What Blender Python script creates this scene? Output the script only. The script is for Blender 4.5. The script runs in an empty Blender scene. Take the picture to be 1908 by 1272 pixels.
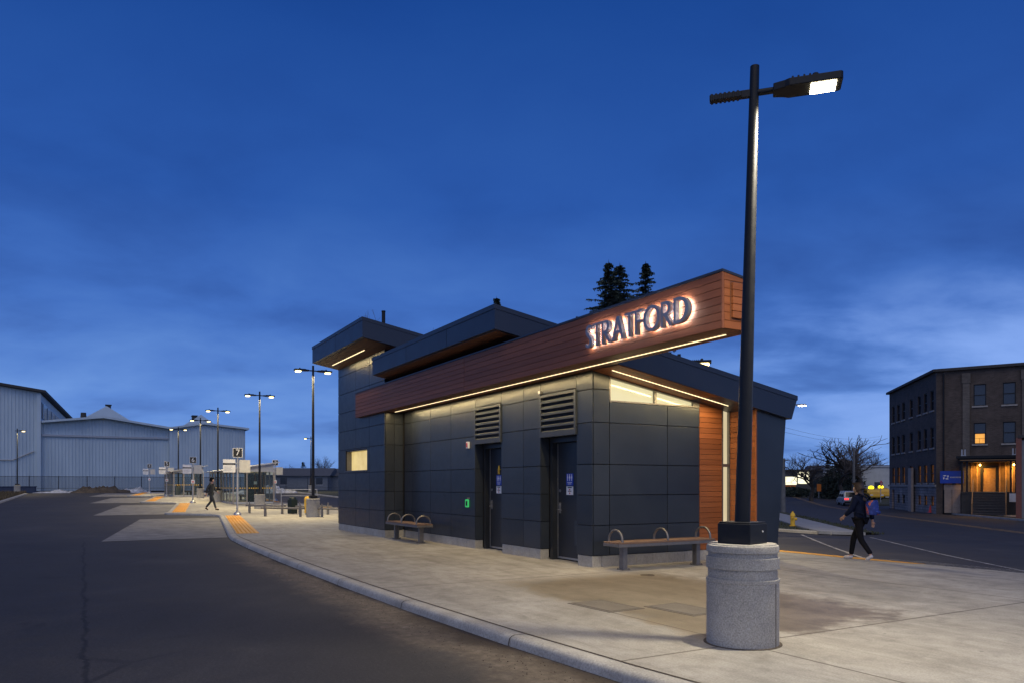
import bpy, bmesh, math, random
from mathutils import Vector, Matrix, noise as mnoise

random.seed(7)
PI = math.pi
scene = bpy.context.scene
COL = scene.collection

# ------------------------------------------------------------------ frame of reference
# X runs along the station's front wall (towards the viewer's right), Y runs into the site.
# The camera stands in the bus lane at X=0, Y=0, 1.5 m above the platform.
CL, CD = 0.4956, 0.8686
def W(l, d):                      # lateral / depth metres from the viewpoint -> site X, Y
    return (l * CL - d * CD, l * CD + d * CL)
def PX(px, d):
    return W((px - 954.0) / 1402.0 * d, d)
def clamp(v, a, b): return max(a, min(b, v))
def lerp(a, b, t): return a + (b - a) * t
def pw(x, pts):
    if x <= pts[0][0]: return pts[0][1]
    for (x0, y0), (x1, y1) in zip(pts, pts[1:]):
        if x <= x1: return lerp(y0, y1, (x - x0) / (x1 - x0))
    return pts[-1][1]
def G(x, y):                      # height of the platform level over the site
    gx = clamp(0.0105 * (-x - 40.0), 0.0, 0.60375)
    gy = pw(y, [(12.5, 0), (15, -0.10), (20, -0.30), (30, -0.58), (75, -1.0)])
    return gx + gy * clamp((x + 90.0) / 35.0, 0.0, 1.0)
ROAD = -0.10

# ------------------------------------------------------------------ mesh builder
class MB:
    def __init__(self): self.v = []; self.f = []; self.mi = []; self.m = 0
    def add(self, vs, fs):
        b = len(self.v); self.v += [tuple(p) for p in vs]
        for f in fs: self.f.append(tuple(b + i for i in f)); self.mi.append(self.m)
    def box(self, x0, x1, y0, y1, z0, z1):
        self.add([(x0,y0,z0),(x1,y0,z0),(x1,y1,z0),(x0,y1,z0),(x0,y0,z1),(x1,y0,z1),(x1,y1,z1),(x0,y1,z1)],
                 [(0,3,2,1),(4,5,6,7),(0,1,5,4),(1,2,6,5),(2,3,7,6),(3,0,4,7)])
    def prism(self, poly, vec):
        n = len(poly); vec = Vector(vec)
        a = [Vector(p) for p in poly]; b = [p + vec for p in a]
        nrm = Vector((0,0,0))
        for i in range(n): nrm += a[i].cross(a[(i+1) % n])
        flip = nrm.dot(vec) > 0
        fs = [tuple(range(n)), tuple(range(2*n-1, n-1, -1))] + [(i, i+n, (i+1) % n + n, (i+1) % n) for i in range(n)]
        if flip: fs = [tuple(reversed(f)) for f in fs]
        self.add(a + b, fs)
    def tube(self, p0, p1, r0, r1=None, n=8, caps=True):
        if r1 is None: r1 = r0
        p0 = Vector(p0); p1 = Vector(p1); d = (p1 - p0)
        if d.length < 1e-6: return
        d.normalize(); a = d.orthogonal().normalized(); b = d.cross(a)
        vs = []
        for p, r in ((p0, r0), (p1, r1)):
            for i in range(n):
                t = 2*PI*i/n; vs.append(p + a*math.cos(t)*r + b*math.sin(t)*r)
        fs = [(i, (i+1) % n, (i+1) % n + n, i+n) for i in range(n)]
        if caps: fs += [tuple(reversed(range(n))), tuple(range(n, 2*n))]
        self.add(vs, fs)
    def path(self, pts, r, n=8):
        pts = [Vector(p) for p in pts]; m = len(pts); vs = []
        ref = None
        for k, p in enumerate(pts):
            d = (pts[min(k+1, m-1)] - pts[max(k-1, 0)]).normalized()
            if ref is None: ref = d.orthogonal().normalized()
            a = (ref - d * ref.dot(d)).normalized(); ref = a; b = d.cross(a)
            rr = r[k] if isinstance(r, (list, tuple)) else r
            for i in range(n):
                t = 2*PI*i/n; vs.append(p + a*math.cos(t)*rr + b*math.sin(t)*rr)
        fs = []
        for k in range(m-1):
            for i in range(n): fs.append((k*n+i, k*n+(i+1) % n, (k+1)*n+(i+1) % n, (k+1)*n+i))
        fs += [tuple(reversed(range(n))), tuple(range((m-1)*n, m*n))]
        self.add(vs, fs)
    def lathe(self, prof, c=(0,0,0), n=32):
        vs = []; m = len(prof)
        for r, z in prof:
            for i in range(n):
                t = 2*PI*i/n; vs.append((c[0]+r*math.cos(t), c[1]+r*math.sin(t), c[2]+z))
        fs = []
        for k in range(m-1):
            for i in range(n): fs.append((k*n+i, k*n+(i+1) % n, (k+1)*n+(i+1) % n, (k+1)*n+i))
        fs += [tuple(reversed(range(n))), tuple(range((m-1)*n, m*n))]
        self.add(vs, fs)
    def ball(self, c, rx, ry, rz, n=12, m=8):
        vs = [(c[0], c[1], c[2]-rz)]
        for k in range(1, m):
            ph = PI*k/m - PI/2
            for i in range(n):
                t = 2*PI*i/n
                vs.append((c[0]+rx*math.cos(ph)*math.cos(t), c[1]+ry*math.cos(ph)*math.sin(t), c[2]+rz*math.sin(ph)))
        vs.append((c[0], c[1], c[2]+rz)); top = len(vs)-1
        fs = [(0, 1+(i+1) % n, 1+i) for i in range(n)]
        for k in range(m-2):
            for i in range(n): fs.append((1+k*n+i, 1+k*n+(i+1) % n, 1+(k+1)*n+(i+1) % n, 1+(k+1)*n+i))
        fs += [(1+(m-2)*n+i, 1+(m-2)*n+(i+1) % n, top) for i in range(n)]
        self.add(vs, fs)
    def xform(self, M, start=0):
        for i in range(start, len(self.v)): self.v[i] = tuple(M @ Vector(self.v[i]))
    def build(self, name, mats, parent=None, smooth=None, bevel=None):
        me = bpy.data.meshes.new(name); me.from_pydata(self.v, [], self.f); 
        if not isinstance(mats, (list, tuple)): mats = [mats]
        for m in mats: me.materials.append(m)
        if len(mats) > 1: me.polygons.foreach_set('material_index', self.mi)
        me.update()
        if smooth is not None:
            me.polygons.foreach_set('use_smooth', [True]*len(me.polygons))
            me.set_sharp_from_angle(angle=math.radians(smooth))
        o = bpy.data.objects.new(name, me); COL.objects.link(o)
        if parent: o.parent = parent
        if bevel:
            b = o.modifiers.new('bevel', 'BEVEL'); b.width = bevel; b.segments = 2; b.limit_method = 'ANGLE'
        return o

def tag(o, label=None, cat=None, group=None, kind=None):
    if label: o['label'] = label
    if cat: o['category'] = cat
    if group: o['group'] = group
    if kind: o['kind'] = kind
    return o
def thing(name, label, cat, group=None, loc=(0,0,0), rz=0):
    o = bpy.data.objects.new(name, None); COL.objects.link(o); o.empty_display_size = 0.2
    o.location = loc; o.rotation_euler = (0, 0, rz)
    return tag(o, label, cat, group)
def rebase(root, loc):
    """meshes were written in site coordinates: move them to the thing's own base"""
    seen = set(); T = Matrix.Translation(-Vector(loc))
    def rec(o):
        for c in o.children:
            if c.type == 'MESH' and c.location.length < 1e-9 and abs(c.rotation_euler.z) < 1e-9:
                if c.data.name not in seen: c.data.transform(T); seen.add(c.data.name)
                rec(c)
            else:
                c.location = c.location - Vector(loc)
    rec(root); root.location = loc
    return root
def copy_tree(o, parent=None):
    c = o.copy(); COL.objects.link(c)
    if parent: c.parent = parent
    for ch in o.children: copy_tree(ch, c)
    return c

# ------------------------------------------------------------------ materials
def new_mat(name):
    m = bpy.data.materials.new(name); m.use_nodes = True
    nt = m.node_tree; b = nt.nodes['Principled BSDF']
    return m, nt, b
def L(nt, a, b): nt.links.new(a, b)
def coords(nt, stretch=(1,1,1), kind='Object'):
    tc = nt.nodes.new('ShaderNodeTexCoord'); mp = nt.nodes.new('ShaderNodeMapping')
    mp.inputs['Scale'].default_value = stretch
    L(nt, tc.outputs[kind], mp.inputs['Vector']); return mp.outputs['Vector']
def noise_node(nt, vec, scale, detail=5, rough=0.6, dist=0.0):
    n = nt.nodes.new('ShaderNodeTexNoise'); n.inputs['Scale'].default_value = scale
    n.inputs['Detail'].default_value = detail; n.inputs['Roughness'].default_value = rough
    n.inputs['Distortion'].default_value = dist
    L(nt, vec, n.inputs['Vector']); return n.outputs['Fac']
def ramp(nt, fac, stops):
    r = nt.nodes.new('ShaderNodeValToRGB'); e = r.color_ramp.elements
    while len(e) < len(stops): e.new(0.5)
    for i, (p, c) in enumerate(stops):
        e[i].position = p; e[i].color = (*c, 1) if len(c) == 3 else c
    L(nt, fac, r.inputs['Fac']); return r.outputs['Color']
def mixc(nt, fac, a, b, mode='MIX'):
    n = nt.nodes.new('ShaderNodeMix'); n.data_type = 'RGBA'; n.blend_type = mode
    for s, v in ((n.inputs[0], fac), (n.inputs[6], a), (n.inputs[7], b)):
        if isinstance(v, (int, float)): s.default_value = v
        elif isinstance(v, tuple): s.default_value = (*v, 1)
        else: L(nt, v, s)
    return n.outputs[2]
def mth(nt, op, a, b=None, c=None, cl=False):
    n = nt.nodes.new('ShaderNodeMath'); n.operation = op; n.use_clamp = cl
    for i, v in enumerate((a, b, c)):
        if v is None: continue
        if isinstance(v, (int, float)): n.inputs[i].default_value = v
        else: L(nt, v, n.inputs[i])
    return n.outputs[0]
def sstep(nt, v, a, b):
    n = nt.nodes.new('ShaderNodeMapRange'); n.interpolation_type = 'SMOOTHSTEP'
    n.inputs[1].default_value = a; n.inputs[2].default_value = b
    n.inputs[3].default_value = 0.0; n.inputs[4].default_value = 1.0
    L(nt, v, n.inputs[0]); return n.outputs[0]
def bump(nt, b, h, strength=0.3, dist=0.01):
    n = nt.nodes.new('ShaderNodeBump'); n.inputs['Strength'].default_value = strength
    n.inputs['Distance'].default_value = dist
    L(nt, h, n.inputs['Height']); L(nt, n.outputs['Normal'], b.inputs['Normal'])
def island_random(nt):
    g = nt.nodes.new('ShaderNodeNewGeometry'); return g.outputs['Random Per Island']

def noisy(name, c1, c2, scale=8, rough=0.6, metal=0.0, bs=0.15, bscale=None, stretch=(1,1,1), island=0.0, spec=0.5, detail=6, bdist=0.01):
    m, nt, b = new_mat(name); v = coords(nt, stretch)
    f = noise_node(nt, v, scale, detail)
    col = ramp(nt, f, [(0.3, c1), (0.7, c2)])
    if island:
        r = island_random(nt)
        k = ramp(nt, r, [(0, (1-island,)*3), (1, (1+island,)*3)])
        col = mixc(nt, 1.0, col, k, 'MULTIPLY')
    L(nt, col, b.inputs['Base Color'])
    rr = mth(nt, 'MULTIPLY_ADD', f, 0.25, rough - 0.12); L(nt, rr, b.inputs['Roughness'])
    b.inputs['Metallic'].default_value = metal; b.inputs['Specular IOR Level'].default_value = spec
    if bs: bump(nt, b, noise_node(nt, v, bscale or scale*4, 4), bs, bdist)
    return m
def emit(name, col, strength):
    m, nt, b = new_mat(name)
    b.inputs['Base Color'].default_value = (*[min(1, c*0.6) for c in col], 1)
    b.inputs['Emission Color'].default_value = (*col, 1); b.inputs['Emission Strength'].default_value = strength
    b.inputs['Roughness'].default_value = 0.5
    return m

M = {}
def wood(name, a, b_, scale, stretch):
    m, nt, b = new_mat(name); v = coords(nt, stretch)
    f = noise_node(nt, v, scale, 8, 0.65, 0.6)
    f2 = noise_node(nt, v, scale*0.23, 3, 0.5)
    col = ramp(nt, f, [(0.25, a), (0.75, b_)])
    k = ramp(nt, island_random(nt), [(0, (0.78,)*3), (1, (1.15,)*3)])
    col = mixc(nt, 1.0, col, k, 'MULTIPLY')
    col = mixc(nt, mth(nt, 'MULTIPLY', f2, 0.35), col, tuple(x*0.5 for x in a))
    L(nt, col, b.inputs['Base Color']); b.inputs['Roughness'].default_value = 0.5
    b.inputs['Specular IOR Level'].default_value = 0.3
    bump(nt, b, f, 0.12, 0.004)
    return m
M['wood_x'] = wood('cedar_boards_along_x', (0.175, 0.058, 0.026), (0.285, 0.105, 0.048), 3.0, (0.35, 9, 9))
M['wood_y'] = wood('cedar_boards_along_y', (0.26, 0.078, 0.024), (0.40, 0.140, 0.046), 3.0, (9, 0.35, 9))  # same cedar, base colour raised to carry the strip's warm light
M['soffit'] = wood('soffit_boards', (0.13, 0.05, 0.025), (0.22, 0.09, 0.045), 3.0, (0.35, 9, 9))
M['slat'] = wood('bench_slats', (0.17, 0.105, 0.070), (0.27, 0.175, 0.12), 4.0, (1.2, 6, 6))
# dark slate composite panels, each panel a touch different
m, nt, b = new_mat('slate_panel'); v = coords(nt)
f = noise_node(nt, v, 1.3, 4); k = ramp(nt, island_random(nt), [(0, (0.82,)*3), (1, (1.2,)*3)])
col = mixc(nt, 1.0, ramp(nt, f, [(0.3, (0.021, 0.026, 0.034)), (0.7, (0.028, 0.034, 0.044))]), k, 'MULTIPLY')
L(nt, col, b.inputs['Base Color'])
fr = noise_node(nt, v, 6, 5)
L(nt, mth(nt, 'MULTIPLY_ADD', fr, 0.26, 0.20), b.inputs['Roughness'])
b.inputs['Specular IOR Level'].default_value = 0.42
bump(nt, b, noise_node(nt, v, 1.1, 2), 0.16, 0.03)
M['panel'] = m
M['fascia'] = noisy('slate_fascia', (0.018, 0.024, 0.040), (0.023, 0.030, 0.050), 2, 0.42, 0, 0.05)
M['backing'] = noisy('black_backing', (0.006, 0.006, 0.007), (0.009, 0.009, 0.010), 5, 0.7, 0, 0)
M['black'] = noisy('black_metal', (0.008, 0.009, 0.011), (0.012, 0.013, 0.016), 12, 0.5, 0.0, 0.05, spec=0.3)
M['dark_void'] = noisy('dark_void', (0.004, 0.004, 0.004), (0.006, 0.006, 0.006), 5, 0.9, 0, 0)
M['louver'] = noisy('louver_metal', (0.040, 0.046, 0.054), (0.052, 0.060, 0.070), 6, 0.4, 0.2, 0)
M['door'] = noisy('door_paint', (0.018, 0.020, 0.023), (0.024, 0.026, 0.030), 3, 0.42, 0, 0.04)
M['steel'] = noisy('brushed_steel', (0.38, 0.38, 0.38), (0.52, 0.51, 0.50), 20, 0.38, 0.85, 0.05)
M['galv'] = noisy('galvanised_steel', (0.30, 0.31, 0.33), (0.44, 0.45, 0.47), 14, 0.5, 0.5, 0.05)
M['bench_metal'] = noisy('bench_metal', (0.16, 0.15, 0.145), (0.21, 0.20, 0.19), 16, 0.42, 0.6, 0.06)
M['white'] = noisy('white_paint', (0.68, 0.68, 0.68), (0.78, 0.78, 0.78), 5, 0.5, 0, 0)
M['beige'] = noisy('beige_board_back', (0.46, 0.45, 0.42), (0.54, 0.53, 0.50), 5, 0.55, 0, 0)
M['signblack'] = noisy('sign_black', (0.010, 0.010, 0.011), (0.014, 0.014, 0.015), 5, 0.45, 0, 0)
M['blue'] = noisy('sign_blue', (0.008, 0.045, 0.36), (0.010, 0.055, 0.42), 4, 0.45, 0, 0)
M['red'] = noisy('red_paint', (0.55, 0.030, 0.020), (0.65, 0.040, 0.025), 6, 0.45, 0, 0)
M['orange'] = noisy('orange_paint', (0.65, 0.18, 0.02), (0.75, 0.22, 0.03), 6, 0.5, 0, 0)
M['yellow'] = noisy('yellow_paint', (0.58, 0.34, 0.02), (0.72, 0.45, 0.04), 9, 0.55, 0, 0.15)
M['green'] = noisy('dark_green_paint', (0.005, 0.011, 0.008), (0.008, 0.016, 0.011), 9, 0.5, 0, 0.1)
M['snow'] = noisy('snow', (0.16, 0.16, 0.165), (0.66, 0.68, 0.72), 2.2, 0.7, 0, 0.8, 7, bdist=0.06)
M['dirt'] = noisy('dirt', (0.045, 0.035, 0.026), (0.11, 0.085, 0.06), 2.5, 0.9, 0, 0.8, 12, bdist=0.05)
M['bark'] = noisy('bark', (0.030, 0.024, 0.019), (0.065, 0.052, 0.042), 6, 0.9, 0, 0.5)
M['twig'] = noisy('twigs', (0.055, 0.045, 0.040), (0.09, 0.074, 0.066), 6, 0.9, 0, 0)
M['needle'] = noisy('spruce_needles', (0.022, 0.036, 0.028), (0.055, 0.080, 0.058), 3, 0.8, 0, 0, island=0.4)
M['needle_dark'] = noisy('far_needles', (0.020, 0.030, 0.024), (0.040, 0.055, 0.042), 2, 0.85, 0, 0, island=0.4)
M['grass'] = noisy('winter_grass', (0.020, 0.030, 0.010), (0.070, 0.062, 0.030), 4.5, 0.95, 0, 0.8, 40, bdist=0.03)
M['corr'] = noisy('pale_corrugated_steel', (0.40, 0.485, 0.55), (0.50, 0.59, 0.65), 0.5, 0.55, 0.0, 0.0, stretch=(1,1,0.25))
M['roofing'] = noisy('dark_roofing', (0.035, 0.033, 0.033), (0.06, 0.056, 0.054), 3, 0.85, 0, 0.2)
M['tyre'] = noisy('tyre_rubber', (0.010, 0.010, 0.010), (0.016, 0.016, 0.016), 20, 0.8, 0, 0)
M['carglass'] = noisy('car_glass', (0.010, 0.012, 0.015), (0.014, 0.016, 0.020), 3, 0.08, 0, 0)
M['pane_dark'] = noisy('dark_pane', (0.010, 0.016, 0.026), (0.016, 0.024, 0.038), 2, 0.12, 0, 0)
M['skin'] = noisy('skin', (0.36, 0.20, 0.14), (0.44, 0.26, 0.19), 20, 0.55, 0, 0.05)
M['stone'] = noisy('pale_stone', (0.24, 0.22, 0.20), (0.34, 0.31, 0.28), 5, 0.85, 0, 0.3)
M['timber'] = noisy('raw_timber', (0.30, 0.16, 0.06), (0.42, 0.24, 0.10), 6, 0.7, 0, 0.1)
M['ply'] = noisy('pale_boards', (0.26, 0.20, 0.16), (0.36, 0.29, 0.24), 3, 0.75, 0, 0.1)
M['led'] = emit('warm_led', (1.0, 0.80, 0.44), 2.0)
M['halo'] = emit('letter_backlight', (1.0, 0.86, 0.76), 50.0)
M['lens'] = emit('lamp_lens', (1.0, 0.86, 0.55), 42.0)
M['lens_far'] = emit('lamp_lens_far', (1.0, 0.76, 0.30), 5.5)
M['glow_win'] = None

def concrete(name, a, b_, rough=0.8, fine=60, bs=0.25, speck=0.0):
    m, nt, b = new_mat(name); v = coords(nt)
    f = noise_node(nt, v, 1.6, 8, 0.65); g = noise_node(nt, v, fine, 4, 0.7)
    col = ramp(nt, f, [(0.3, a), (0.7, b_)])
    col = mixc(nt, 1.0, col, ramp(nt, g, [(0.25, (1-0.25-speck,)*3), (0.75, (1.15+speck,)*3)]), 'MULTIPLY')
    L(nt, col, b.inputs['Base Color']); b.inputs['Roughness'].default_value = rough
    bump(nt, b, g, bs, 0.004); return m
M['plinth'] = concrete('plinth_concrete', (0.28, 0.262, 0.225), (0.46, 0.435, 0.38), 0.85, 30)
M['kerb'] = concrete('kerb_concrete', (0.28, 0.265, 0.235), (0.46, 0.44, 0.395), 0.8, 45, 0.4, 0.15)
M['lampbase'] = concrete('sandblasted_concrete', (0.29, 0.275, 0.245), (0.42, 0.40, 0.36), 0.85, 70, 0.5, 0.25)
M['pad'] = concrete('pad_concrete', (0.11, 0.105, 0.098), (0.26, 0.25, 0.235), 0.8, 25)
M['path'] = concrete('path_concrete', (0.24, 0.24, 0.24), (0.34, 0.34, 0.34), 0.85, 30)

# platform concrete: mottling, joints, a large damp stain
m, nt, b = new_mat('platform_concrete')
tc = nt.nodes.new('ShaderNodeTexCoord'); vec = tc.outputs['Object']
sp = nt.nodes.new('ShaderNodeSeparateXYZ'); L(nt, vec, sp.inputs[0]); SX, SY = sp.outputs[0], sp.outputs[1]
n1 = noise_node(nt, vec, 0.55, 8, 0.68, 0.8); n2 = noise_node(nt, vec, 3.2, 7, 0.7, 0.4); n3 = noise_node(nt, vec, 55, 4, 0.7)
mp = nt.nodes.new('ShaderNodeMapping'); mp.inputs['Rotation'].default_value = (0,0,0.55); mp.inputs['Scale'].default_value = (0.6, 3.2, 1)
L(nt, vec, mp.inputs['Vector']); n4 = noise_node(nt, mp.outputs['Vector'], 1.1, 7, 0.7, 0.5)
col = ramp(nt, n1, [(0.28, (0.235, 0.218, 0.185)), (0.5, (0.325, 0.307, 0.270)), (0.72, (0.400, 0.383, 0.345))])
col = mixc(nt, 1.0, col, ramp(nt, n2, [(0.28, (0.70,)*3), (0.5, (1.0,)*3), (0.72, (1.16,)*3)]), 'MULTIPLY')
col = mixc(nt, 1.0, col, ramp(nt, n4, [(0.32, (0.80, 0.79, 0.77)), (0.55, (1.05,)*3)]), 'MULTIPLY')
col = mixc(nt, 1.0, col, ramp(nt, n3, [(0.3, (0.74,)*3), (0.7, (1.18,)*3)]), 'MULTIPLY')
wob = mth(nt, 'MULTIPLY_ADD', n2, 1.5, -0.75)
w1 = mth(nt, 'MULTIPLY_ADD', n1, 1.6, -0.8)
xs = mth(nt, 'ADD', SX, mth(nt, 'MULTIPLY', mth(nt, 'ADD', wob, w1), 0.9)); ys = mth(nt, 'ADD', SY, mth(nt, 'MULTIPLY', mth(nt, 'ADD', wob, w1), 0.7))
st = mth(nt, 'MULTIPLY', mth(nt, 'MULTIPLY', sstep(nt, xs, -10.5, -9.6), sstep(nt, mth(nt, 'MULTIPLY', xs, -1), 5.05, 5.5)),
         mth(nt, 'MULTIPLY', sstep(nt, mth(nt, 'ADD', ys, mth(nt, 'MULTIPLY', xs, 0.06)), 4.75, 5.15), sstep(nt, mth(nt, 'MULTIPLY', ys, -1), -8.7, -8.1)))
col = mixc(nt, mth(nt, 'MULTIPLY', st, 0.82), col, mixc(nt, 1.0, col, (0.44, 0.36, 0.265), 'MULTIPLY'))
def jline(v, at, w):
    return mth(nt, 'SUBTRACT', 1.0, sstep(nt, mth(nt, 'ABSOLUTE', mth(nt, 'SUBTRACT', v, at)), w*0.4, w))
jx = mth(nt, 'PINGPONG', mth(nt, 'ADD', SX, 5.1), 2.65)       # joints every 5.3 m
j = mth(nt, 'SUBTRACT', 1.0, sstep(nt, jx, 0.008, 0.022))
jj = jline(SY, 5.4, 0.02); jj2 = jline(SY, 10.7, 0.02)
jj = mth(nt, 'MULTIPLY', jj, sstep(nt, SX, -8.0, -7.5))
j = mth(nt, 'MAXIMUM', j, mth(nt, 'MAXIMUM', jj, jj2))
col = mixc(nt, mth(nt, 'MULTIPLY', j, 0.75), col, (0.075, 0.058, 0.042))
spots = noise_node(nt, vec, 7.5, 2, 0.5); spk = sstep(nt, spots, 0.73, 0.77)
col = mixc(nt, mth(nt, 'MULTIPLY', spk, 0.55), col, (0.09, 0.085, 0.08))
L(nt, col, b.inputs['Base Color'])
L(nt, mth(nt, 'MULTIPLY_ADD', st, -0.25, 0.78), b.inputs['Roughness'])
bump(nt, b, mth(nt, 'ADD', mth(nt, 'MULTIPLY', n3, 0.5), mth(nt, 'MULTIPLY', j, -2.0)), 0.35, 0.004)
M['platform'] = m

# asphalt: dust drifted along the kerb, a long crack, patches
m, nt, b = new_mat('asphalt')
tc = nt.nodes.new('ShaderNodeTexCoord'); vec = tc.outputs['Object']
sp = nt.nodes.new('ShaderNodeSeparateXYZ'); L(nt, vec, sp.inputs[0]); SX, SY = sp.outputs[0], sp.outputs[1]
n1 = noise_node(nt, vec, 0.35, 8, 0.65, 0.5); n2 = noise_node(nt, vec, 2.2, 6, 0.7); n3 = mth(nt, 'MULTIPLY_ADD', noise_node(nt, vec, 130, 3, 0.8), 0.6, mth(nt, 'MULTIPLY', noise_node(nt, vec, 38, 4, 0.8), 0.4))
col = ramp(nt, n1, [(0.3, (0.031, 0.029, 0.028)), (0.55, (0.042, 0.039, 0.038)), (0.75, (0.062, 0.057, 0.054))])
col = mixc(nt, 1.0, col, ramp(nt, n3, [(0.36, (0.45,)*3), (0.54, (1.1,)*3), (0.66, (2.6,)*3)]), 'MULTIPLY')
col = mixc(nt, 1.0, col, ramp(nt, n2, [(0.3, (0.85,)*3), (0.7, (1.12,)*3)]), 'MULTIPLY')
oil = sstep(nt, noise_node(nt, vec, 1.15, 5, 0.6, 0.3), 0.63, 0.72)
col = mixc(nt, mth(nt, 'MULTIPLY', oil, 0.45), col, (0.014, 0.013, 0.013))
vo = nt.nodes.new('ShaderNodeTexVoronoi'); vo.feature = 'DISTANCE_TO_EDGE'; vo.inputs['Scale'].default_value = 0.16
wv_ = mixc(nt, 0.12, vec, nt.nodes.new('ShaderNodeTexNoise').outputs['Color']); L(nt, wv_, vo.inputs['Vector'])
fine = mth(nt, 'MULTIPLY', mth(nt, 'SUBTRACT', 1.0, sstep(nt, vo.outputs['Distance'], 0.0015, 0.006)), sstep(nt, n1, 0.50, 0.62))
col = mixc(nt, mth(nt, 'MULTIPLY', fine, 0.55), col, (0.012, 0.011, 0.011))
# distance to the near kerb (kerb is slightly bowed)
kd = mth(nt, 'SUBTRACT', 3.58, mth(nt, 'ADD', SY, 0.0))
wv = mth(nt, 'MULTIPLY_ADD', n1, 1.2, -0.6); wv2 = mth(nt, 'MULTIPLY_ADD', n2, 0.7, -0.35)
kdw = mth(nt, 'ADD', kd, mth(nt, 'ADD', wv, wv2))
near = mth(nt, 'MULTIPLY', sstep(nt, SX, -21, -17), sstep(nt, mth(nt, 'MULTIPLY', SY, -1), -4.4, -4.2))
dust = mth(nt, 'MULTIPLY', mth(nt, 'SUBTRACT', 1.0, sstep(nt, kdw, 0.35, 0.95)), near)
n5 = noise_node(nt, vec, 9, 5, 0.75)
dcol = ramp(nt, n5, [(0.3, (0.075, 0.056, 0.040)), (0.55, (0.15, 0.12, 0.088)), (0.75, (0.25, 0.21, 0.165))])
dcol = mixc(nt, mth(nt, 'SUBTRACT', 1.0, sstep(nt, kdw, -0.1, 0.3)), dcol, (0.042, 0.030, 0.021))
col = mixc(nt, mth(nt, 'MULTIPLY', dust, 0.85), col, dcol)
# crack along the lane
cw = noise_node(nt, vec, 0.9, 6, 0.7)
cd = mth(nt, 'ABSOLUTE', mth(nt, 'ADD', SY, mth(nt, 'MULTIPLY_ADD', cw, 0.36, -0.20)))
ck = mth(nt, 'MULTIPLY', mth(nt, 'SUBTRACT', 1.0, sstep(nt, cd, 0.010, 0.035)), sstep(nt, noise_node(nt, vec, 1.7, 3), 0.30, 0.5))
ck = mth(nt, 'MULTIPLY', ck, sstep(nt, SX, -26, -23))
col = mixc(nt, mth(nt, 'MULTIPLY', ck, 0.8), col, (0.012, 0.011, 0.010))
L(nt, col, b.inputs['Base Color']); L(nt, mth(nt, 'MULTIPLY_ADD', n2, 0.2, 0.66), b.inputs['Roughness'])
b.inputs['Specular IOR Level'].default_value = 0.35
bump(nt, b, n3, 0.5, 0.006)
M['asphalt'] = m

def paint(name, c, wear):
    m, nt, b = new_mat(name); v = coords(nt)
    f = noise_node(nt, v, 14, 8, 0.75); g = noise_node(nt, v, 1.5, 4)
    k = sstep(nt, mth(nt, 'ADD', f, mth(nt, 'MULTIPLY_ADD', g, 0.3, -0.15)), wear-0.08, wear+0.08)
    col = mixc(nt, k, (0.06, 0.055, 0.05), c); L(nt, col, b.inputs['Base Color'])
    b.inputs['Roughness'].default_value = 0.7; return m
M['whiteline'] = paint('worn_white_paint', (0.40, 0.385, 0.365), 0.47)
M['yellowline'] = paint('worn_yellow_paint', (0.40, 0.24, 0.06), 0.46)
M['kerbyellow'] = paint('kerb_yellow_paint', (0.62, 0.30, 0.015), 0.30)

# brick: local x along the wall, z up
def brick(name, a, b_, mort, s=1.0):
    m, nt, b = new_mat(name)
    tc = nt.nodes.new('ShaderNodeTexCoord'); sp = nt.nodes.new('ShaderNodeSeparateXYZ'); cb = nt.nodes.new('ShaderNodeCombineXYZ')
    L(nt, tc.outputs['Object'], sp.inputs[0])
    L(nt, mth(nt, 'ADD', sp.outputs[0], sp.outputs[1]), cb.inputs[0]); L(nt, sp.outputs[2], cb.inputs[1])
    br = nt.nodes.new('ShaderNodeTexBrick'); L(nt, cb.outputs[0], br.inputs['Vector'])
    br.inputs['Scale'].default_value = s; br.inputs['Brick Width'].default_value = 0.24; br.inputs['Row Height'].default_value = 0.085
    br.inputs['Mortar Size'].default_value = 0.009
    br.inputs['Color1'].default_value = (*a, 1); br.inputs['Color2'].default_value = (*b_, 1); br.inputs['Mortar'].default_value = (*mort, 1)
    f = noise_node(nt, tc.outputs['Object'], 0.7, 7, 0.7)
    col = mixc(nt, 1.0, br.outputs['Color'], ramp(nt, f, [(0.3, (0.6,)*3), (0.7, (1.35,)*3)]), 'MULTIPLY')
    L(nt, col, b.inputs['Base Color']); b.inputs['Roughness'].default_value = 0.9
    bump(nt, b, br.outputs['Fac'], -0.3, 0.01); return m
M['brick'] = brick('old_brown_brick', (0.058, 0.042, 0.034), (0.090, 0.066, 0.054), (0.085, 0.072, 0.064))
M['brick_pale'] = brick('pale_brick', (0.10, 0.085, 0.072), (0.14, 0.115, 0.097), (0.11, 0.10, 0.09))
M['ashlar'] = brick('rough_stone', (0.21, 0.18, 0.165), (0.29, 0.25, 0.23), (0.12, 0.11, 0.10), 0.35)

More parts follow.
